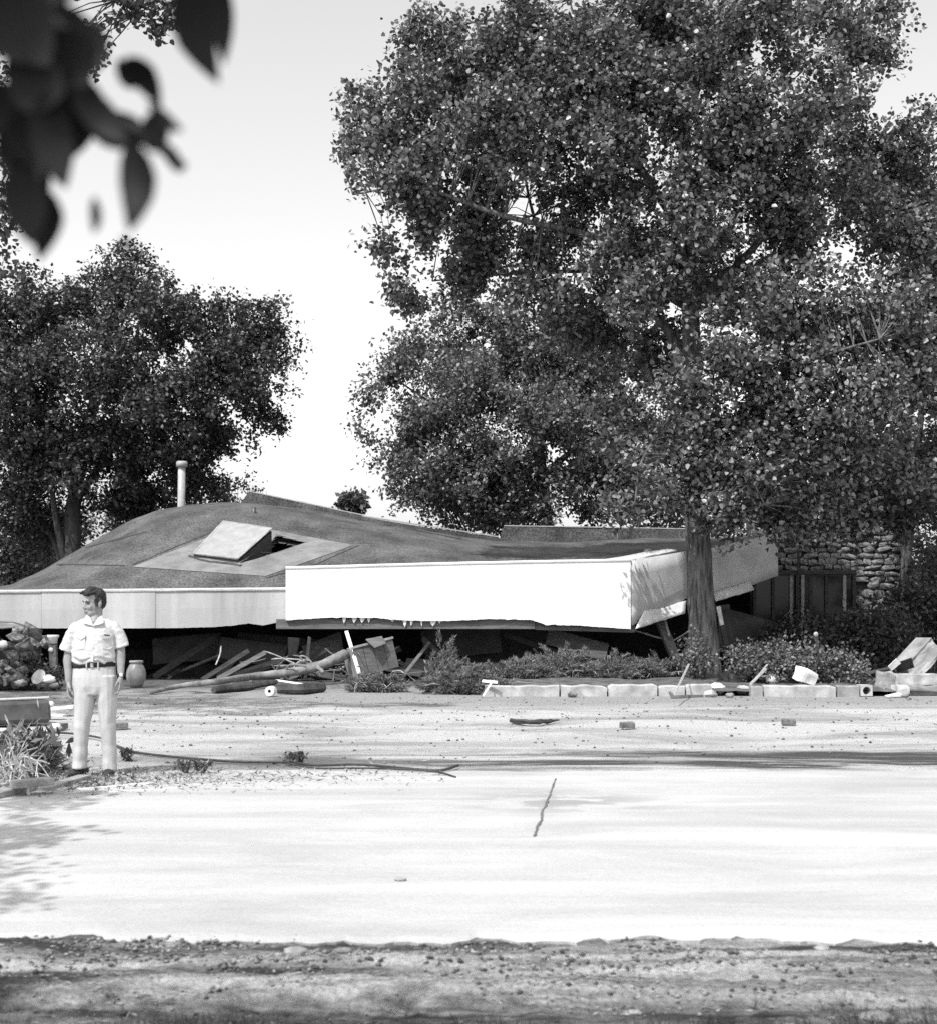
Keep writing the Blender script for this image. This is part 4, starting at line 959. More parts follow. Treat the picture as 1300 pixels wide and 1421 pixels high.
# sticks
def stick(label, a, b, w, m_, name='lath', cat='lath', h=None, group=None):
    return one(name, MB().beam(a, b, w, h or w * .5, (.2, -1, .3)), m_, label, cat, group, bevel=.003)
stick('white lath leaning upright against the sagging fascia', at(481, 876, 29.8), gp(500, 937, .05) + Vector((0, 1.2, 0)) if False else at(499, 935, 29.2), .075, 'white_thing')
stick('thin white lath lying between branch and crate', gp(383, 944, .12), gp(444, 953, .06), .04, 'white_thing')
stick('pale board on the dirt before the crate', gp(452, 955, .03), gp(498, 950, .03), .10, 'grey_wood', 'board', 'board', .03)
stick('white stick leaning on the left end of the kerb', gp(670, 966, .02), at(682, 947, 25.1), .035, 'white_thing')
stick('short white stick laid across the leaning stick', at(669, 945, 25.15), at(690, 947, 25.05), .05, 'white_thing')
stick('pale stick leaning over the kerb near the cottonwood', gp(935, 964, .18), at(955, 922, 25.9), .035, 'pale_twig')
stick('thin upright stake standing in the bushes behind the kerb', gp(1139, 950, .1), at(1132, 880, 25.8), .04, 'twig', 'stake', 'stake', .04)
one('stake_tip', MB().ball(at(1131.5, 880, 25.8), .045, 8, 6), 'pale_twig', 'pale knob on top of the upright stake', 'knob')
stick('white split branch among the bushes behind the kerb', gp(1040, 950, .2), at(1062, 928, 26.2), .05, 'pale_twig')
stick('thin pale twig crossing the split branch', gp(1044, 947, .25), at(1064, 922, 26.2), .03, 'pale_twig')
stick('dark stick fallen across the kerb front', gp(917, 950, .18), gp(935, 966, .02), .05, 'soffit_wood')
stick('dark stick at the foot of the kerb', gp(930, 967, .02), gp(975, 966, .02), .05, 'soffit_wood')
# broken crate
cr = thing('broken_crate', tuple(at(515, 935, 29.6)), 'tilted broken wooden crate under the fascia', 'crate')
c0 = at(516, 914, 29.9); rot = Matrix.Rotation(R(-14), 3, 'Y') @ Matrix.Rotation(R(24), 3, 'Z')
def crate(c_, s_, m_, nm): MB().box(c0 + rot @ Vector(c_), s_, rot).build(nm, M[m_], cr, bevel=.006)
for i in range(4): crate((-.36 + .235 * i, -.3, 0), (.225, .025, .62), 'soffit_wood', 'front_board')
for i in range(3): crate((-.5, -.2 + .2 * i, 0), (.025, .19, .62), 'grey_wood', 'side_board')
crate((0, 0, .33), (.98, .06, .03), 'grey_wood', 'top_rail'); crate((-.02, -.32, .33), (1.0, .04, .05), 'grey_wood', 'top_rail'); crate((0, 0, -.3), (.9, .56, .03), 'dark_wood', 'bottom')
side_ = MB().slab([at(508, 888, 29.5), at(520, 899, 29.4), at(536, 893, 29.6), at(530, 884, 29.7)], (0, .05, .02)).build('lid', M['soffit_wood'], cr)
# tangle of boards, branches and sheets spilled from under the fascia
r_ = random.Random(61)
G1 = 'splintered boards spilled from under the fascia'
def zone(px): return 'behind the jar and long branch' if px < 330 else 'between long branch and crate' if px < 480 else 'around the broken crate' if px < 570 else 'behind the left junipers' if px < 720 else 'behind the right junipers'
for k in range(34):
    px = r_.choice((r_.uniform(240, 470), r_.uniform(400, 600), r_.uniform(560, 880))); py = r_.uniform(900, 948); Y = r_.uniform(30.0, 31.6)
    L_ = r_.uniform(14, 60); an = r_.gauss(0, .7); a = at(px - L_ * math.cos(an), py + L_ * math.sin(an) * .5, Y + r_.uniform(-.3, .5)); b = at(px + L_ * math.cos(an), py - L_ * math.sin(an) * .5, Y + r_.uniform(-.3, .5))
    a.z = max(a.z, .04); b.z = max(b.z, .04)
    if a.z < b.z: a.z = .04
    else: b.z = .04
    slope = 'its right end raised' if b.z > a.z else 'its left end raised'
    one('broken_board', MB().beam(a, b, r_.uniform(.05, .16), r_.uniform(.02, .05), (r_.uniform(-.5, .5), -1, .4), .012), (mm_ := r_.choice(('dark_wood', 'dark_wood', 'soffit_wood', 'soffit_wood', 'soffit_wood'))), {'dark_wood': 'blackened', 'soffit_wood': 'brown', 'grey_wood': 'pale'}[mm_].replace('brown', 'dull grey') + (' long' if L_ > 36 else ' short') + ' splintered board, ' + slope + ', ' + zone(px), 'board', G1)
G2 = 'broken branches caught under the fascia'
for k in range(44):
    px = r_.choice((r_.uniform(290, 480), r_.uniform(400, 560), r_.uniform(440, 520))); py = r_.uniform(915, 950); Y = r_.uniform(29.2, 30.8)
    a = at(px, py, Y); a.z = max(a.z, .03); d = Vector((r_.gauss(0, .5), r_.gauss(0, .25), r_.uniform(-.05, .45))); m2_ = a + d * .55 + Vector((r_.gauss(0, .06), 0, r_.gauss(0, .06)))
    one('broken_branch', MB().tube(spline([a, m2_, a + d], 4), [r_.uniform(.008, .022)] * 8 + [.004], 5, rough=.2), (mm_ := r_.choice(('twig', 'twig', 'pale_twig', 'log'))), {'twig': 'dark thin', 'pale_twig': 'pale thin', 'log': 'grey barkless'}[mm_] + ' broken branch ' + ('standing up' if d.z > .22 else 'lying low') + ', ' + zone(px), 'branch', G2)
G3 = 'crumpled sheets in the dark opening'
for px, py, Y, w, h, rx_, ry_, m_ in ((350, 905, 31.6, 1.5, .5, 20, 8, 'interior_panel'), (640, 890, 32.2, 1.8, .7, -15, -6, 'interior_panel'), (260, 900, 32.5, 1.6, .6, 10, -5, 'interior_panel'), (800, 895, 31.4, 1.4, .4, 25, 14, 'soffit_wood'), (450, 900, 31.6, .9, .5, 30, -20, 'soffit_wood'), (590, 925, 31.0, .9, .35, 35, 6, 'soffit_wood')):
    wl = {350: 'right of the jar', 640: 'behind the left junipers', 260: 'deep behind the jar', 800: 'behind the middle junipers', 450: 'left of the crate', 590: 'right of the crate'}[px]
    one('wall_sheet', MB().box(at(px, py, Y), (w, .04, h), Matrix.Rotation(R(ry_), 3, 'Y') @ Matrix.Rotation(R(-rx_), 3, 'X'), .04), m_, 'fallen wall sheet leaning in the dark opening, ' + wl, 'sheet', G3)
# black bundle and white lumps in the gap of the kerb
def lump(label, c, r, m_, seed, name, cat, amp=.3, sc=2.2, group=None):
    b = MB().ball((0, 0, 0), 1, 18, 12); out = []
    for v in b.v:
        v = Vector(v); q = 1 + amp * noise.noise(v * sc + Vector((seed, 0, 0))) + amp * .4 * noise.noise(v * sc * 2.7 + Vector((0, seed, 0)))
        out.append((c[0] + v.x * r[0] * q, c[1] + v.y * r[1] * q, max(c[2] + v.z * r[2] * q, c[2] - r[2] * .95)))
    b.v = out; return one(name, b, m_, label, cat, group, smooth=True)
p = gp(1022, 958); lump('crumpled black cloth bundle lying between the two kerb rows', p + Vector((0, .2, .16)), (.34, .25, .2), 'black_cloth', 3, 'cloth_bundle', 'bundle', .5)
p = gp(996, 964); lump('white ragged lump beside the black bundle', p + Vector((0, .1, .1)), (.16, .13, .1), 'white_thing', 5, 'rag', 'rag', .4)
p = gp(1032, 964); lump('pale broken stone right of the black bundle', p + Vector((0, .1, .08)), (.14, .12, .09), 'concrete', 7, 'rock', 'rock', .3)
p = gp(1073, 948, .15); lump('small crumpled white paper in the bushes above the kerb', p + Vector((0, .1, .06)), (.12, .1, .1), 'white_thing', 9, 'paper', 'paper', .6, 3)
one('white_block', MB().rbox(at(1117, 938, 25.7), (.36, .24, .26), Matrix.Rotation(R(20), 3, 'Y') @ Matrix.Rotation(R(24), 3, 'Z'), .03), 'white_thing', 'tilted white block sitting behind the right kerb row', 'block')
for i, (px, py, r_, lab) in enumerate(((985, 967, .09, 'pale stone at the foot of the white rag'), (972, 963, .10, 'mossy stone on the broken kerb end'), (1012, 968, .06, 'small stone before the black bundle'), (794, 967, .07, 'white stone lying against the kerb front'), (1255, 967, .07, 'dark stone before the right stone blocks'), (1120, 1012, .0, ''))):
    if r_: p = gp(px, py); lump(lab, p + Vector((0, 0, r_ * .6)), (r_ * 1.3, r_, r_ * .8), 'stone' if i else 'concrete', 20 + i, 'rock', 'rock', .35, group='loose stones along the kerb')
# slabs and blocks at the right edge
def at_box(name, label, cat, px, py, Y, size, rx_, ry_, rz_, m_, bev=.02, jit=.015, group=None):
    rot_ = Matrix.Rotation(R(rz_), 3, 'Z') @ Matrix.Rotation(R(ry_), 3, 'Y') @ Matrix.Rotation(R(rx_), 3, 'X')
    if cat in ('block', 'stump'): return one(name, MB().rbox(at(px, py, Y), size, rot_, .035), m_, label, cat, group)
    return one(name, MB().box(at(px, py, Y), size, rot_, jit), m_, label, cat, group, bevel=bev)
sl_ = thing('tilted_slab', tuple(at(1262, 930, 26.6)), 'big pale concrete slab tipped on edge at the right', 'slab')
rot = Matrix.Rotation(R(18), 3, 'Z') @ Matrix.Rotation(R(-42), 3, 'Y')
c0 = at(1272, 916, 26.6)
MB().rbox(c0, (.85, .46, .38), rot, .03).build('slab', M['concrete'], sl_)
MB().box(c0 + rot @ Vector((-.02, -.01, .205)), (.86, .47, .05), rot, .015).build('tar_coat', M['concrete_dark'], sl_, bevel=.01)
at_box('stone_block', 'long pale block lying under the tilted slab', 'block', 1275, 943, 25.7, (1.0, .35, .2), 0, 0, 2, 'concrete')
at_box('stone_block', 'dark-stained block beneath the long pale block', 'block', 1284, 958, 25.6, (.75, .32, .18), 0, 0, -2, 'concrete_dark')
at_box('stone_block', 'small square pale block beside the dark-stained block', 'block', 1248, 958, 25.45, (.24, .26, .19), 0, 2, 6, 'concrete')
at_box('timber_stump', 'weathered upright timber stump left of the stone blocks', 'stump', 1230, 946, 25.7, (.34, .3, .36), 3, 6, 20, 'grey_wood', .03, .04)
at_box('board', 'white board scrap lying before the small square block', 'board', 1240, 965, 25.0, (.3, .14, .03), 6, -8, 10, 'white_thing', .004)
at_box('black_plate', 'black bent plate leaning at the foot of the tilted slab', 'plate', 1254, 923, 26.0, (.34, .05, .2), 25, -18, 0, 'black_cloth', .006)
at_box('paper', 'white paper scrap beside the black plate', 'paper', 1240, 923, 25.9, (.22, .02, .12), 20, -40, 0, 'white_thing', .003, .02)
at_box('board', 'dark board lying behind the timber stump', 'board', 1222, 930, 26.2, (.7, .2, .05), 0, -12, 10, 'dark_wood', .005)
# bricks in the yard
for px, py, rz_, lab in ((870, 1010, 12, 'loose brick lying in the middle of the yard'), (1095, 1006, -6, 'loose brick lying on the right of the yard'), (167, 1011, 20, 'loose brick lying just right of the man'), (84, 1012, 80, 'dark brick end left of the man')):
    p = gp(px, py); one('brick', MB().box(p + Vector((0, .05, .035)), (.19, .1, .075), Matrix.Rotation(R(rz_), 3, 'Z'), .006), 'brick', lab, 'brick', 'bricks scattered in the yard', bevel=.006)
# warped dark board / strips in the yard
one('board', MB().tube(spline([gp(708, 1000, .02), gp(735, 1002, .03), gp(758, 1001, .02), gp(775, 999, .015)], 4), [.03, .035, .04, .035, .03, .03, .04, .03, .03, .03, .02, .015, .01], 5, rough=.3), 'dark_wood', 'splintered dark strip of wood lying in the middle of the yard', 'wood strip')
# cable across the roadside
pts = [gp(x, y, .02) for x, y in ((60, 1016), (100, 1018), (140, 1024), (165, 1036), (190, 1044), (250, 1051), (330, 1057), (400, 1058), (440, 1062), (500, 1061), (560, 1066), (610, 1069), (636, 1062))]
one('cable', MB().tube(spline(pts, 6), .014, 6), 'tar', 'black cable snaking along the roadside from the man', 'cable', smooth=True)
pts = [gp(x, y, .02) for x, y in ((400, 1059), (440, 1066), (520, 1066), (600, 1070), (632, 1078))]
one('cable', MB().tube(spline(pts, 6), .01, 6), 'tar', 'second thinner cable end beside the black cable', 'cable', smooth=True)

# ------------------------------------------------------------------ heap at the left edge
mt = thing('metal_cabinet', tuple(gp(20, 997)), 'dented dark sheet-metal cabinet lying at the left edge', 'cabinet')
rot = Matrix.Rotation(R(38), 3, 'Z') @ Matrix.Rotation(R(-6), 3, 'X'); c0 = gp(8, 990, .17) + Vector((0, .2, 0))
MB().box(c0, (1.0, .5, .32), rot, .02).build('shell', M['metal_dark'], mt, bevel=.05)
MB().box(c0 + rot @ Vector((0, .05, .165)), (.96, .42, .02), rot).build('top_panel', M['metal_grey'], mt, bevel=.005)
MB().box(c0 + rot @ Vector((0, -.14, .18)), (.98, .04, .02), rot).build('edge_strip', M['white_thing'], mt, bevel=.004)
for i in range(3): MB().ball(c0 + rot @ Vector((-.1 + .25 * i, -.25, -.02 + .03 * (i % 2))), .011, 8, 6).build('rivet', M['white_thing'], mt, True)
MB().ball(c0 + rot @ Vector((.5, -.2, .08)), .045, 8, 6).build('corner_cap', M['white_thing'], mt, True)
at_box('board', 'white board on the ground right of the metal cabinet', 'board', 66, 984, 20.6, (.75, .35, .03), 2, -3, 12, 'white_thing', .004)
at_box('board', 'second white board nearer the man', 'board', 56, 992, 20.0, (.7, .22, .03), -2, 2, 4, 'white_thing', .004)
at_box('pipe_length', 'dark pipe length on the dirt before the metal cabinet', 'pipe', 10, 1000, 19.6, (.7, .09, .09), 0, 0, 4, 'metal_dark', .03)
one('board', MB().beam(gp(-20, 1012, .02), gp(72, 1014, .02), .14, .03), 'pale_board', 'pale flat board left of the man, below the pipe length', 'board', bevel=.004)
lump('small white rag at the end of the pale flat board', gp(78, 1014) + Vector((0, 0, .05)), (.07, .06, .05), 'white_thing', 31, 'rag', 'rag', .4)
# broken stone wall
chunks = []
for k in range(5):       # angular broken masonry
    bm = bmesh.new(); rc = random.Random(40 + k)
    for _ in range(11): bm.verts.new((rc.uniform(-.5, .5), rc.uniform(-.5, .5), rc.uniform(-.5, .5)))
    for sx_ in (-1, 1):
        for sz_ in (-1, 1): bm.verts.new((sx_ * .46, rc.uniform(-.4, .4), sz_ * .44))
    hull = bmesh.ops.convex_hull(bm, input=bm.verts); bmesh.ops.delete(bm, geom=[v for v in bm.verts if not v.link_faces], context='VERTS')
    m_ = bpy.data.meshes.new('chunk'); bm.to_mesh(m_); bm.free(); m_.materials.append(M['masonry']); chunks.append(m_)
sw = thing('broken_stone_wall', tuple(gp(30, 955)), 'broken rubble stone wall at the left edge', 'wall')
rr = random.Random(19)
for (x0, x1, y0, y1, Y) in ((-40, 34, 884, 950, 27.0), (34, 62, 895, 915, 27.6), (20, 40, 872, 884, 28)):
    y = y1
    while y > y0:
        h = rr.uniform(9, 17); x = x0 + rr.uniform(-4, 4)
        while x < x1:
            w = rr.uniform(12, 24)
            if rr.random() < .9:
                o = obj('stone', chunks[rr.randrange(5)], None, sw); o.location = at(x + w / 2, y - h / 2, Y + rr.uniform(-.15, .15)); k = Y / F
                o.scale = (w * k * rr.uniform(.7, 1.25), rr.uniform(.25, .5), h * k * rr.uniform(.8, 1.5)); o.rotation_euler = (rr.uniform(-.5, .5), rr.uniform(-.9, .9), rr.uniform(-.6, .6))
            x += w
        y -= h
MB().box(at(0, 925, 27.6), (1.5, .5, .85)).build('core', M['mortar'], sw)
cp = thing('garden_post', tuple(at(74, 945, 27.5)), 'dark post with pale cup-shaped cap beside the stone wall', 'post')
MB().beam(at(74, 890, 27.5), gp(76, 957) * 1.0, .14, .14, (1, 0, 0)).build('shaft', M['soffit_wood'], cp, bevel=.01)
q = at(74, 893, 27.45); MB().lathe(q, [(0, 0), (.08, 0), (.09, .1), (.115, .13), (.115, .17), (0, .17)], 16).build('cap', M['pale_board'], cp, True)
MB().ball(at(71, 902, 27.35), .05, 10, 8).build('knob', M['white_thing'], cp, True)
one('beam', MB().beam(at(30, 889, 28.2), at(70, 886, 28.4), .16, .14), 'soffit_wood', 'short dark beam resting on the stone wall by the post', 'beam', bevel=.01)
lump('small white cap on the dark beam above the stone wall', at(51, 880, 28.2), (.07, .07, .09), 'pale_board', 37, 'cup', 'cup', .1)
lump('white stone topping the broken stone wall', at(5, 894, 26.7), (.09, .07, .07), 'white_thing', 38, 'rock', 'rock', .2)
# dish-like lid and scraps
dl = MB().lathe((0, 0, 0), [(0, 0), (.13, .005), (.15, .02), (.15, .03), (.12, .02), (0, .015)], 22)
dl.v = [tuple(Matrix.Rotation(R(62), 3, 'X') @ Matrix.Rotation(R(-20), 3, 'Y') @ Vector(v) + at(55, 940, 26.0)) for v in dl.v]
one('pan_lid', dl, 'metal_grey', 'grey oval lid propped among scraps behind the man', 'lid', smooth=True)
for i, (px, py, s_, lab) in enumerate(((68, 943, .1, 'pale scrap beside the oval lid'), (62, 949, .08, 'rounded stone below the oval lid'), (75, 951, .07, 'small stone nearest the man in the scraps'), (30, 948, .08, 'stone at the foot of the broken wall'))):
    lump(lab, at(px, py, 26) , (s_ * 1.4, s_, s_ * .8), 'concrete_dark' if i else 'white_thing', 40 + i, 'rock' if i else 'scrap', 'rock' if i else 'scrap', .4)
bush('shrub', 'dark weeds growing between broken wall and post', 'shrub', [lobe(48, 928, 14, 20, 27.3, .3), lobe(66, 940, 18, 12, 27, .4)], 60, 20, .08, .08, M['leaf_dark'], 95, stems=6)

# flotsam heap at the man's feet: dry stalks, planks, twigs
hp = thing('debris_heap', tuple(gp(30, 1090)), 'heap of dry stalks and uprooted grass at the lower left edge', 'debris heap')
rng = np.random.default_rng(4); r_ = random.Random(4)
mb = MB()
for k in range(150):
    a = gp(r_.gauss(12, 24), r_.uniform(1062, 1096)); a.z = r_.uniform(.0, .14)
    d = Vector((r_.gauss(0, .5), r_.gauss(0, .3), abs(r_.gauss(.25, .35)))); d = d.normalized() * r_.uniform(.15, .5)
    if a.x + d.x > -3.85: d.x *= -.3; d.z *= .4
    mid = a + d * .5 + Vector((r_.uniform(-.05, .05), 0, .05))
    mb.tube(spline([a, mid, a + d - Vector((0, 0, r_.uniform(0, .12)))], 3), [.006] * 7, 4, cap=False)
mb.build('stalks', M['pale_twig'], hp, recalc=False)['kind'] = 'stuff'
n = 3000; pc = np.stack([rng.normal(-4.4, .17, n), rng.uniform(12.9, 13.9, n), np.abs(rng.normal(0, .13, n)) + .02], 1); pc[:, 2] *= np.clip(1.3 - np.abs(pc[:, 0] + 4.32) * 2.2, .15, 1.3)
obj('dry_leaves', leafmesh('dry_leaves', pc, .14, np.array([(0,0,0),(.06,.5,.02),(0,1,0),(-.06,.5,.02)], dtype=np.float32), SLIM_F, droop=-.3), M['dry_grass'], hp)['kind'] = 'stuff'
n = 1500; pc = np.stack([rng.normal(-4.36, .15, n), rng.uniform(13.1, 13.9, n), np.abs(rng.normal(.12, .1, n))], 1)
obj('dark_stems', leafmesh('dark_stems', pc, .16, SLIM, SLIM_F, droop=-.5), M['leaf_dark'], hp)['kind'] = 'stuff'
def plank(label, a, b, w, h, m_, z0=0.0, name='plank'):
    a, b = gp(*a, z0 + h / 2), gp(*b, z0 + h / 2); return one(name, MB().beam(a, b, w, h, jit=.006), m_, label, 'plank', bevel=.004)
plank('weathered plank lying under the stalks at the lower left', (-40, 1112), (55, 1090), .16, .07, 'grey_wood')
plank('short grey plank on top of the lower left planks', (18, 1088), (72, 1084), .17, .06, 'grey_wood', .09)
plank('plank reaching from the heap toward the man’s shoe'.replace('’', "'"), (60, 1096), (118, 1078), .12, .05, 'grey_wood')
plank('thin pale plank along the road edge right of the man', (110, 1096), (205, 1088), .09, .03, 'pale_board')
plank('long pale lath along the road edge past the man', (205, 1090), (432, 1079), .045, .02, 'grey_wood')
plank('broken plank tip before the man', (85, 1103), (150, 1099), .07, .03, 'grey_wood')
plank('plank below the small bush right of the man', (150, 1100), (255, 1094), .05, .02, 'pale_board')
one('nail_stick', MB().beam(gp(40, 1106), gp(40, 1106) + Vector((0, 0, .13)), .022, .022, (1, 0, 0)), 'pale_board', 'short upright peg under the short grey plank', 'peg')
# scattered road-edge litter
rng = np.random.default_rng(15)
n = 5200; px_ = np.concatenate([rng.uniform(-10, 640, n // 2), np.abs(rng.normal(0, 130, n // 2)) + 20]); py_ = rng.normal(1084, 9, n)
sl2 = py_ - (px_ - 100) * .02
G = np.array([tuple(gp(a, b, .012)) for a, b in zip(px_, sl2)]); 
keep = rng.random(n) < np.clip(1.15 - px_ / 560, .05, 1); G = G[keep]
lit = obj('twig_litter', leafmesh('twig_litter', G, .12, np.array([(0,0,0),(.07,.4,.02),(0,1,0),(-.07,.4,.02)], dtype=np.float32), SLIM_F, jitter=1.0, droop=0), M['litter'])
lv = lit.data; co = np.empty(len(lv.vertices) * 3, dtype=np.float32); lv.vertices.foreach_get('co', co); co = co.reshape(-1, 3); co[:, 2] = .006 + np.abs(co[:, 2] - .012) * .35; lv.vertices.foreach_set('co', co.ravel())
tag(lit, 'dry leaves and twigs strewn along the road edge', 'litter', kind='stuff')
for i, (px, py, w, h, lab) in enumerate(((268, 1074, 30, 3, 'low sprawling weed right of the man beside the road'), (410, 1061, 16, 3, 'weed growing where the two cables cross'), (178, 1055, 8, 7, "dark sprig just behind the man's left shoe"))):
    p = gp(px, py); bush('weed', lab, 'weed', [((p.x, p.y, .05), (w * p.y / F, .12, h * p.y / F))], 26, 12, .04, .022, M['leaf_dark'], 110 + i, tmpl=(SLIM, SLIM_F), stems=3, group='weeds beside the road')
# pebbles over yard and verge
def pebbles(name, label, n, fx, fy, s0, s1, m_, seed):
    global rng
    rng = np.random.default_rng(seed)
    ico = np.array([(0,0,1),(.9,0,.1),(.28,.85,.1),(-.72,.53,.15),(-.72,-.53,.1),(.28,-.85,.05),(0,0,-.6)], dtype=np.float32)
    tf = np.array([(0,1,2),(0,2,3),(0,3,4),(0,4,5),(0,5,1),(6,2,1),(6,3,2),(6,4,3),(6,5,4),(6,1,5)])
    x = fx(n); y = fy(n); kp = np.array([nz(a * 1.6, b * 3.2, 40) + .5 * nz(a * 5, b * 8, 41) > .0 for a, b in zip(x, y)]); x, y = x[kp], y[kp]; n = len(x); s_ = s0 + (s1 - s0) * rng.random(n) ** 7
    z = np.array([max(gz(a, b), -.02 if b > 10 else -.2) for a, b in zip(x, y)])
    V = ico[None] * rng.uniform(.6, 1.3, (n, 7, 3)) * s_[:, None, None] * np.array([1.15, 1, .7])
    a = rng.uniform(0, 6.28, n); ca, sa = np.cos(a)[:, None], np.sin(a)[:, None]
    V = np.stack([V[..., 0]*ca - V[..., 1]*sa, V[..., 0]*sa + V[..., 1]*ca, V[..., 2]], -1)
    V += np.stack([x, y, z + s_ * .25], 1)[:, None]
    o = obj(name, npmesh(name, V.reshape(-1, 3), (tf[None] + (np.arange(n) * 7)[:, None, None]).reshape(-1, 3)), M[m_]); return tag(o, label, 'gravel', kind='stuff')
M['pebble'] = leafmat('pebble', .05, .3, .9, 0, .2)
pebbles('gravel', 'fine gravel strewn across the yard', 9000, lambda n: rng.uniform(-9, 10, n), lambda n: 13.9 + 11 * rng.random(n) ** .8, .006, .03, 'pebble', 1)
pebbles('verge_gravel', 'broken stones along the crumbling near road edge', 15000, lambda n: rng.uniform(-2.6, 2.6, n), lambda n: 6.84 - np.abs(rng.normal(0, .5, n)), .0012, .019, 'pebble', 2)
rr = random.Random(77)
for i, (px, py, s_, lab) in enumerate(((412, 1320, .038, 'flat pale stone in the broken verge left of centre'), (475, 1322, .03, 'dark clod right of the flat pale stone'), (968, 1312, .025, 'pale stone in the right of the broken verge'), (1140, 1316, .025, 'pale stone at the far right of the verge'), (738, 1328, .035, 'lump of broken paving in the middle of the verge'), (1216, 1390, .05, 'flat pale stone in the grass at lower right'), (878, 1380, .025, 'flat pale stone in the dark dirt right of centre'), (556, 1226, .022, 'small dark pebble lying on the road'))):
    p = gp(px, py); z = gz(p.x, p.y) if i != 7 else .02
    lump(lab, (p.x, p.y, z + s_ * .2), (s_ * 1.5, s_, s_ * .5), 'stone', 60 + i, 'rock', 'rock', .4)
# straw and leaf bits trodden into the verge
rng = np.random.default_rng(88); n = 9000
x = rng.uniform(-2.5, 2.5, n); y = rng.uniform(4.9, 6.8, n); kp = np.array([nz(a * 1.3, b * 2.6, 60) + .5 * nz(a * 4, b * 6, 61) > -.05 for a, b in zip(x, y)]); x, y = x[kp], y[kp]
pc = np.stack([x, y, [gz(a, b) + .004 for a, b in zip(x, y)]], 1)
dd = rng.normal(size=(len(x), 3)) * np.array([1.6, 1, .12])
tag(obj('verge_litter', leafmesh('verge_litter', pc, .035, NEED, SLIM_F, axis_=dd * 3, jitter=.2, droop=0), M['litter']), 'straw and leaf bits trodden into the near verge', 'litter', kind='stuff')
# short grass at the bottom
rng = np.random.default_rng(33); n = 34000
x = rng.uniform(-2.4, 2.4, n); y = 4.7 + np.abs(rng.normal(0, .42, n))
kp = np.array([nz(a * 1.5, b * 2.5, 12) + .35 * nz(a * 6, b * 6, 3) > -.12 + (b - 4.9) * .42 for a, b in zip(x, y)]); x, y = x[kp], y[kp]
pc = np.stack([x, y, [gz(a, b) for a, b in zip(x, y)]], 1)
gr = obj('grass', leafmesh('grass', pc, .055, np.array([(.04,0,0),(.03,.6,.03),(0,1,.1),(-.03,.6,.03),(-.04,0,0)], dtype=np.float32), np.array([(0,1,2,3,4)]), droop=-1.6, jitter=.55), M['grass'])
tag(gr, 'short rough grass on the near verge', 'grass', kind='stuff')
pc = np.stack([rng.normal(1.30, .16, 420), rng.normal(5.15, .08, 420), np.full(420, -.06)], 1)
gt = obj('foliage', leafmesh('foliage', pc, .13, np.array([(.04,0,0),(.03,.6,.03),(0,1,.1),(-.03,.6,.03),(-.04,0,0)], dtype=np.float32), np.array([(0,1,2,3,4)]), droop=-1.5, jitter=.6), M['grass'])
gt.name = 'grass_tuft'; tag(gt, 'taller grass tuft at the bottom right of centre', 'grass')

# ------------------------------------------------------------------ the man
PM = gp(129, 1077); PM.z = .0
man = thing('person', tuple(PM), 'man in white short-sleeved shirt, pale trousers and dark belt, looking left', 'person')
SC = PM.y / F
def W(px, py, dy=0.0): return Vector((PM.x + (px - 129) * SC, PM.y + dy, (1077 - py) * SC))
def remesh(name, mb, voxel, m_, parent, smooth=4, disp=0, dsc=8):
    o = obj('tmp', mb.mesh('tmp')); md = o.modifiers.new('r', 'REMESH'); md.mode = 'VOXEL'; md.voxel_size = voxel; md.use_smooth_shade = True
    if smooth: s_ = o.modifiers.new('s', 'SMOOTH'); s_.iterations = smooth; s_.factor = .5
    dg = bpy.context.evaluated_depsgraph_get(); me = bpy.data.meshes.new_from_object(o.evaluated_get(dg)); me.name = name
    bpy.data.objects.remove(o)
    if disp:
        nr = [v.normal.copy() for v in me.vertices]
        for v, n_ in zip(me.vertices, nr):
            c = v.co - PM; v.co += n_ * disp(c) 
    me.materials.clear()
    return obj(name, me, m_, parent, True)
def limb(mb, pts, rad, n=12):
    """capsule chain with round ends"""
    pts = [Vector(p) for p in pts]; mb.tube(pts, rad, n); mb.ball(pts[0], rad[0] * .99); mb.ball(pts[-1], rad[-1] * .99)
    for p, r_ in zip(pts[1:-1], rad[1:-1]): mb.ball(p, r_ * .99)
# body: head, neck, trunk, arms and hands in one skin
body = MB()
hd = W(126.5, 842, .0); hrot = Matrix.Rotation(R(-44), 3, 'Z') @ Matrix.Rotation(R(4), 3, 'X'); HS = 1.03
def H(x, y, z): return hd + hrot @ (Vector((x, y, z)) * HS)
def hball(x, y, z, r_): body.ball(H(x, y, z), tuple(a * HS for a in r_), 14, 10, hrot)
hball(0, .012, .05, (.076, .096, .098)); hball(0, -.03, -.03, (.064, .066, .085)); hball(0, -.058, -.096, (.034, .034, .028)); hball(.03, -.035, -.075, (.034, .05, .04)); hball(-.03, -.035, -.075, (.034, .05, .04))
hball(.036, -.07, -.022, (.028, .022, .028)); hball(-.036, -.07, -.022, (.028, .022, .028))
hball(0, -.082, .035, (.052, .016, .013))
limb(body, [H(0, -.086, .026), H(0, -.104, -.016), H(0, -.100, -.026)], [.011, .015, .013], 10)
hball(.014, -.098, -.026, (.009, .01, .008)); hball(-.014, -.098, -.026, (.009, .01, .008))
hball(0, -.088, -.056, (.026, .012, .007)); hball(0, -.086, -.068, (.022, .013, .008))
for s_ in (-1, 1): hball(s_ * .078, .012, -.002, (.010, .02, .034)); hball(s_ * .083, .022, .008, (.008, .012, .02))
nb = W(128, 871, .03)
limb(body, [H(0, .02, -.05), nb.lerp(H(0, .02, -.05), .3), nb], [.06, .063, .075], 14)
limb(body, [W(128.5, 862, -.03), W(130, 866, -.072), W(130.5, 870, -.092)], [.05, .034, .016], 12)
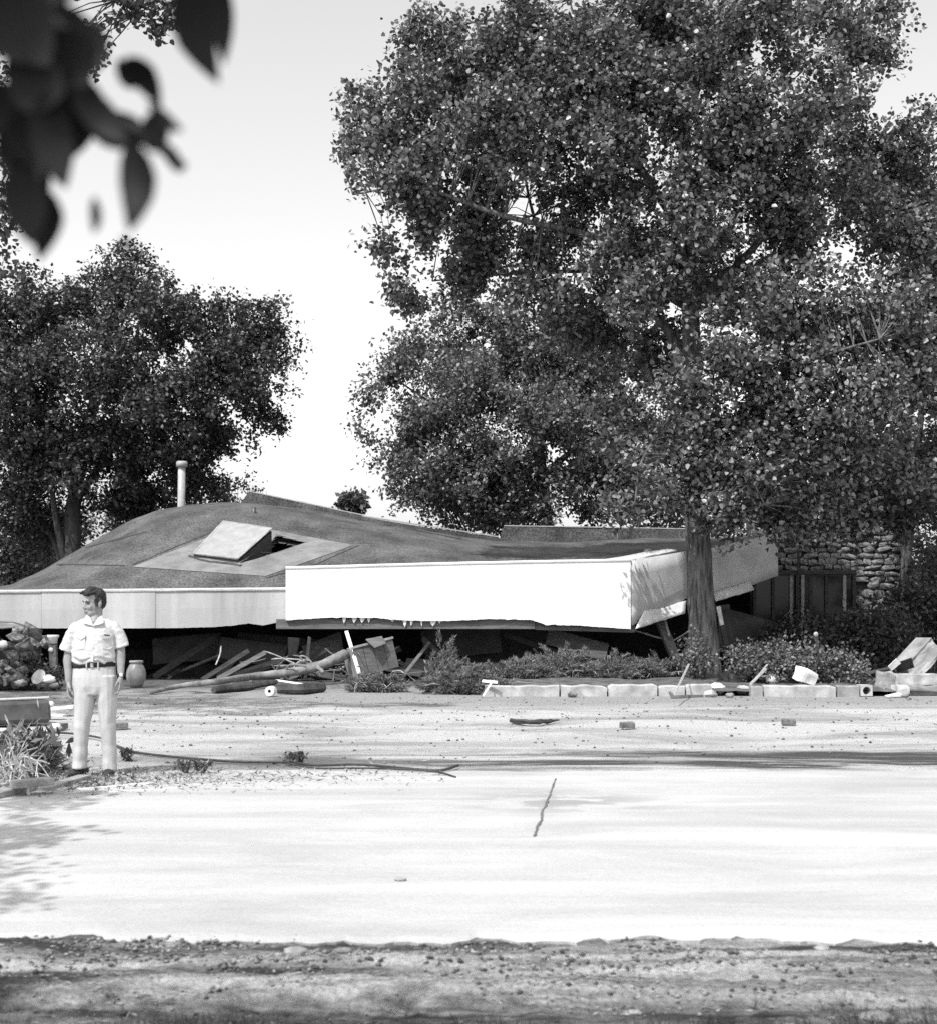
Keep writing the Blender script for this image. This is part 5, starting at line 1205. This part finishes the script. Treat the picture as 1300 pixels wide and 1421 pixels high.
body.loft([(W(128, y, .02), rx_ * SC, ry_) for y, rx_, ry_ in ((940, 25, .11), (925, 25, .105), (900, 24, .11), (880, 24, .10), (870, 17, .075), (862, 11, .06))], 18)
# arms
la = [W(101, 882, .03), W(92.5, 905, .035), W(91, 920, .02), W(93, 935, -.0), W(94, 947, -.02)]
ra = [W(153, 882, .03), W(162.5, 900, .038), W(164, 915, .02), W(165, 928, .0), W(166, 939, -.02)]
limb(body, la, [.046, .047, .046, .038, .030], 12); limb(body, ra, [.046, .045, .044, .036, .029], 12)
# hands: palm, four fingers, thumb (knuckles bent a little)
def hand(wr, side_, down):
    """side_ = +1 when the thumb is toward +x"""
    pm = wr + Vector((0, -.008, -.052)); body.ball(pm, (.020, .040, .048), 12, 8); body.ball(wr + Vector((0, -.005, -.02)), (.022, .032, .03), 12, 8)
    for k, (fy, L_) in enumerate(((-.032, .072), (-.010, .082), (.012, .076), (.032, .06))):
        a = pm + Vector((0, fy * .95, -.036)); b = a + Vector((side_ * .006, -.004, -L_ * .5)); c = b + Vector((side_ * .022, -.002, -L_ * .42)); d = c + Vector((side_ * .014, .0, -L_ * .12))
        limb(body, [a, b, c, d], [.0105, .010, .009, .0075], 8)
    a = wr + Vector((side_ * .010, -.034, -.028)); b = a + Vector((side_ * .014, -.022, -.030)); c = b + Vector((side_ * .008, -.004, -.03))
    limb(body, [a, b, c], [.014, .012, .009], 8)
hand(W(95, 948, -.02), 1, 1); hand(W(166, 941, -.02), -1, 1)
remesh('body', body, .0052, M['skin'], man, 3)
# eyes, brows, mouth
for s_ in (-1, 1):
    MB().ball(H(s_ * .031, -.081, .012), (.013, .008, .006), 10, 6, hrot).build('eye', M['eye'], man, True)
    MB().tube([H(s_ * .012, -.098, .030), H(s_ * .032, -.095, .037), H(s_ * .05, -.08, .030)], [.004, .006, .004], 6).build('eyebrow', M['hair'], man, True)
MB().tube([H(-.024, -.093, -.062), H(0, -.101, -.0605), H(.024, -.093, -.062)], [.003, .004, .003], 6).build('mouth', M['lips'], man, True)
# hair: swept up from the forehead, short at the sides
hair = MB()
def hb_(x, y, z, r_): hair.ball(H(x, y, z), tuple(a * HS for a in r_), 12, 8, hrot)
hb_(0, .028, .078, (.083, .094, .082)); hb_(0, .06, .03, (.078, .062, .085)); hb_(0, -.045, .118, (.062, .050, .036)); hb_(.02, -.075, .108, (.035, .032, .028)); hb_(-.03, -.068, .108, (.036, .03, .027)); hb_(0, -.02, .145, (.05, .05, .026))
for s_ in (-1, 1): hb_(s_ * .072, -.012, .038, (.014, .028, .042)); hb_(s_ * .074, -.014, .0, (.008, .012, .026))
rh = random.Random(3)
for k in range(46):
    a = rh.uniform(-1, 1); hb_(a * .06, -.09 + rh.random() * .10, .118 + .02 * rh.random() - .02 * abs(a), (.013, .028, .011))
remesh('hair', hair, .0055, M['hair'], man, 1, lambda c: .007 * noise.noise(c * 55) + .004 * noise.noise(c * 120))
# shirt: trunk and two wide sleeves
sh = MB()
sh.loft([(W(127.5, y, dy), rx_ * SC, ry_) for y, rx_, ry_, dy in ((925, 27.5, .125, .02), (921, 30, .143, .018), (914, 30.8, .155, .01), (903, 29, .155, .008), (890, 28.5, .15, .012), (877, 31, .14, .02), (869, 30, .12, .026), (863.5, 22, .092, .034), (860, 13, .07, .036))], 26)
def sleeve(a, b, c, ra_, rb_, rc_):
    sh.tube([a, b, c], [ra_, rb_, rc_], 16); sh.ball(a, ra_ * .98)
sleeve(W(102, 876, .025), W(94, 889, .03), W(88.5, 906, .032), .074, .070, .073); sleeve(W(152, 875, .025), W(161, 887, .03), W(165.5, 901, .032), .074, .068, .067)
def wr_sh(c):
    return .006 * noise.noise(Vector((c.x * 9, c.y * 9, c.z * 14))) + .005 * noise.noise(Vector((c.x * 22, c.y * 20, c.z * 30))) + (.007 * math.sin(c.z * 95 + 6 * noise.noise(c * 7)) * max(0, 1 - abs(c.z - 1.09) / .08))
shirt = remesh('shirt', sh, .0075, M['shirt'], man, 3, wr_sh)
def cloth_patch(name, pts, y_in, thick=.006, m_='shirt', parent=None):
    return MB().slab([W(x, y, y_in(x, y) if callable(y_in) else y_in) for x, y in pts], (0, thick, 0)).build(name, M[m_], parent or shirt)
def frontY(x, y):  # front surface of the shirt
    t = (x - 127.5) / 31; return .012 - .156 * math.sqrt(max(.02, 1 - t * t)) - .010 + (.02 if y < 876 else 0) + max(0, (876 - y)) * .004
cloth_patch('collar', [(120.5, 868.5), (115, 866), (119, 856.5), (124.5, 859.5), (130.8, 871)], lambda x, y: -.070 + (y - 856) * -.0040, .010)
cloth_patch('collar', [(130.8, 871), (135.5, 860), (140.5, 857), (144.5, 867), (140, 869)], lambda x, y: -.070 + (y - 856) * -.0040, .010)
cloth_patch('placket', [(129, 920), (132.5, 920), (133, 871), (130, 871)], lambda x, y: frontY(x, y) + .001, .012)
for cx_, sl3 in ((114.5, 0), (150, 1.5)):
    cloth_patch('pocket', [(cx_ - 6.2, 901), (cx_ - 3, 903), (cx_ + 3, 903), (cx_ + 6, 900), (cx_ + 6, 886 - sl3), (cx_ - 6.2, 885 + sl3)], lambda x, y: frontY(x, y) + .0055, .012)
    cloth_patch('pocket_flap', [(cx_ - 6.6, 887 + sl3), (cx_, 890), (cx_ + 6.4, 887 - sl3), (cx_ + 6.4, 882.5 - sl3), (cx_ - 6.6, 882 + sl3)], lambda x, y: frontY(x, y) - .001, .012)
for y in (876, 886, 897, 908): MB().ball(W(131, y, frontY(131, y) - .006), (.005, .003, .005), 8, 6).build('button', M['pale_board'], shirt, True)
cloth_patch('pen_clip', [(146.5, 884.3), (153, 885.5), (153, 883.8), (146.5, 882.6)], lambda x, y: frontY(x, y) - .016, .006, 'belt')
# trousers
tr = MB()
tr.loft([(W(128, y, dy), rx_ * SC, ry_) for y, rx_, ry_, dy in ((922, 28.5, .127, .02), (930, 29.2, .135, .02), (942, 30, .14, .022), (954, 29.8, .138, .025), (966, 28, .12, .025))], 24)
def leg(secs): tr.loft([(W(x, y, dy), rx_ * SC, ry_) for x, y, rx_, ry_, dy in secs], 20)
leg([(115.5, 940, 16, .125, .022), (116.5, 962, 16.2, .12, .02), (115.2, 985, 13.4, .105, .01), (113.2, 1010, 11.0, .088, -.01), (112.0, 1035, 9.6, .08, -.005), (111.2, 1055, 9.6, .084, -.01), (111.2, 1066, 10.0, .09, -.02)])
leg([(143, 940, 15.5, .125, .022), (145.2, 962, 14.6, .12, .025), (147, 985, 12.8, .105, .025), (148.2, 1010, 10.8, .09, .02), (149.6, 1035, 9.6, .082, .035), (150.4, 1055, 9.5, .085, .045), (150.6, 1069.5, 9.8, .09, .045)])
def wr_tr(c):
    k = max(0, 1 - c.z / .42); kn = max(0, 1 - abs(c.z - .5) / .12); cr_ = max(0, 1 - abs(c.z - .80) / .12)
    fold = noise.noise(Vector((c.x * 14 + c.z * 5, c.y * 10, c.z * 9 - c.x * 6)))
    return (.004 * noise.noise(Vector((c.x * 10, c.y * 10, c.z * 3))) + .009 * k * noise.noise(Vector((c.x * 9, c.y * 9, c.z * 11)))
            + .007 * (kn + cr_) * fold + .006 * noise.noise(Vector((c.x * 26, c.y * 26, c.z * 2.5))))
trs = remesh('trousers', tr, .0075, M['trousers'], man, 4, wr_tr)
# belt with buckle and loops
bl = MB(); K = 40
for z_, e in ((921.8, 1.035), (928.2, 1.045)):
    for k in range(K):
        t = 2 * math.pi * k / K; bl.v.append(tuple(W(127.8, z_ + 1.3 * math.cos(t) * -1, .02) + Vector((math.cos(t) * 28.6 * SC * e, math.sin(t) * .132 * e, 0))))
for z_, e in ((928.2, .98), (921.8, .98)):
    for k in range(K):
        t = 2 * math.pi * k / K; bl.v.append(tuple(W(127.8, z_ + 1.3 * math.cos(t) * -1, .02) + Vector((math.cos(t) * 28.6 * SC * e, math.sin(t) * .132 * e, 0))))
for r0 in range(4):
    for k in range(K): a = r0 * K; b = ((r0 + 1) % 4) * K; bl.f.append((a + k, a + (k+1) % K, b + (k+1) % K, b + k))
belt = bl.build('belt', M['belt'], man, True)
MB().box(W(130, 925, -.124), (.03, .008, .04)).build('buckle', M['metal_grey'], belt, bevel=.002)
for x in (122.5, 138.2): MB().box(W(x, 924.8, -.124 + abs(x - 128) * .0006), (.012, .012, .055)).build('belt_loop', M['trousers'], trs, bevel=.002)
# shoes and socks
for x, y, dy, rz_ in ((111.5, 1074, .0, 22), (149.5, 1077, .045, -10)):
    s_ = MB(); rot = Matrix.Rotation(R(-rz_), 3, 'Z'); c = W(x, 1077, dy)
    for (yy, rx_, zz, h) in ((.06, .042, .045, .045), (0, .046, .045, .045), (-.06, .048, .04, .036), (-.12, .05, .034, .03), (-.17, .04, .03, .024)): s_.ball(c + rot @ Vector((0, yy, zz)), (rx_, .06, h), 12, 8, rot)
    sh_ = remesh('shoe', s_, .007, M['shoe'], man, 2)
    MB().loft([(tuple(c + rot @ Vector((0, -.05, z_))), .047, .15) for z_ in (.002, .016)], 20).build('sole', M['tar'], sh_)
    MB().tube([W(x, 1074, dy + .02), W(x, 1060, dy + .02)], .042, 12).build('sock', M['shoe'], man, True)
# wrist watch
wt = MB().lathe((0, 0, 0), [(.031, -.009), (.034, -.009), (.034, .009), (.031, .009), (.031, -.009)], 20)
wt.v = [tuple(Vector(v) + W(166, 938.5, -.02)) for v in wt.v]; wo_ = wt.build('wrist_watch', M['belt'], man, True)
MB().ball(W(167.5, 938.5, -.052), (.018, .008, .018), 12, 8).build('watch_face', M['white_thing'], wo_, True)
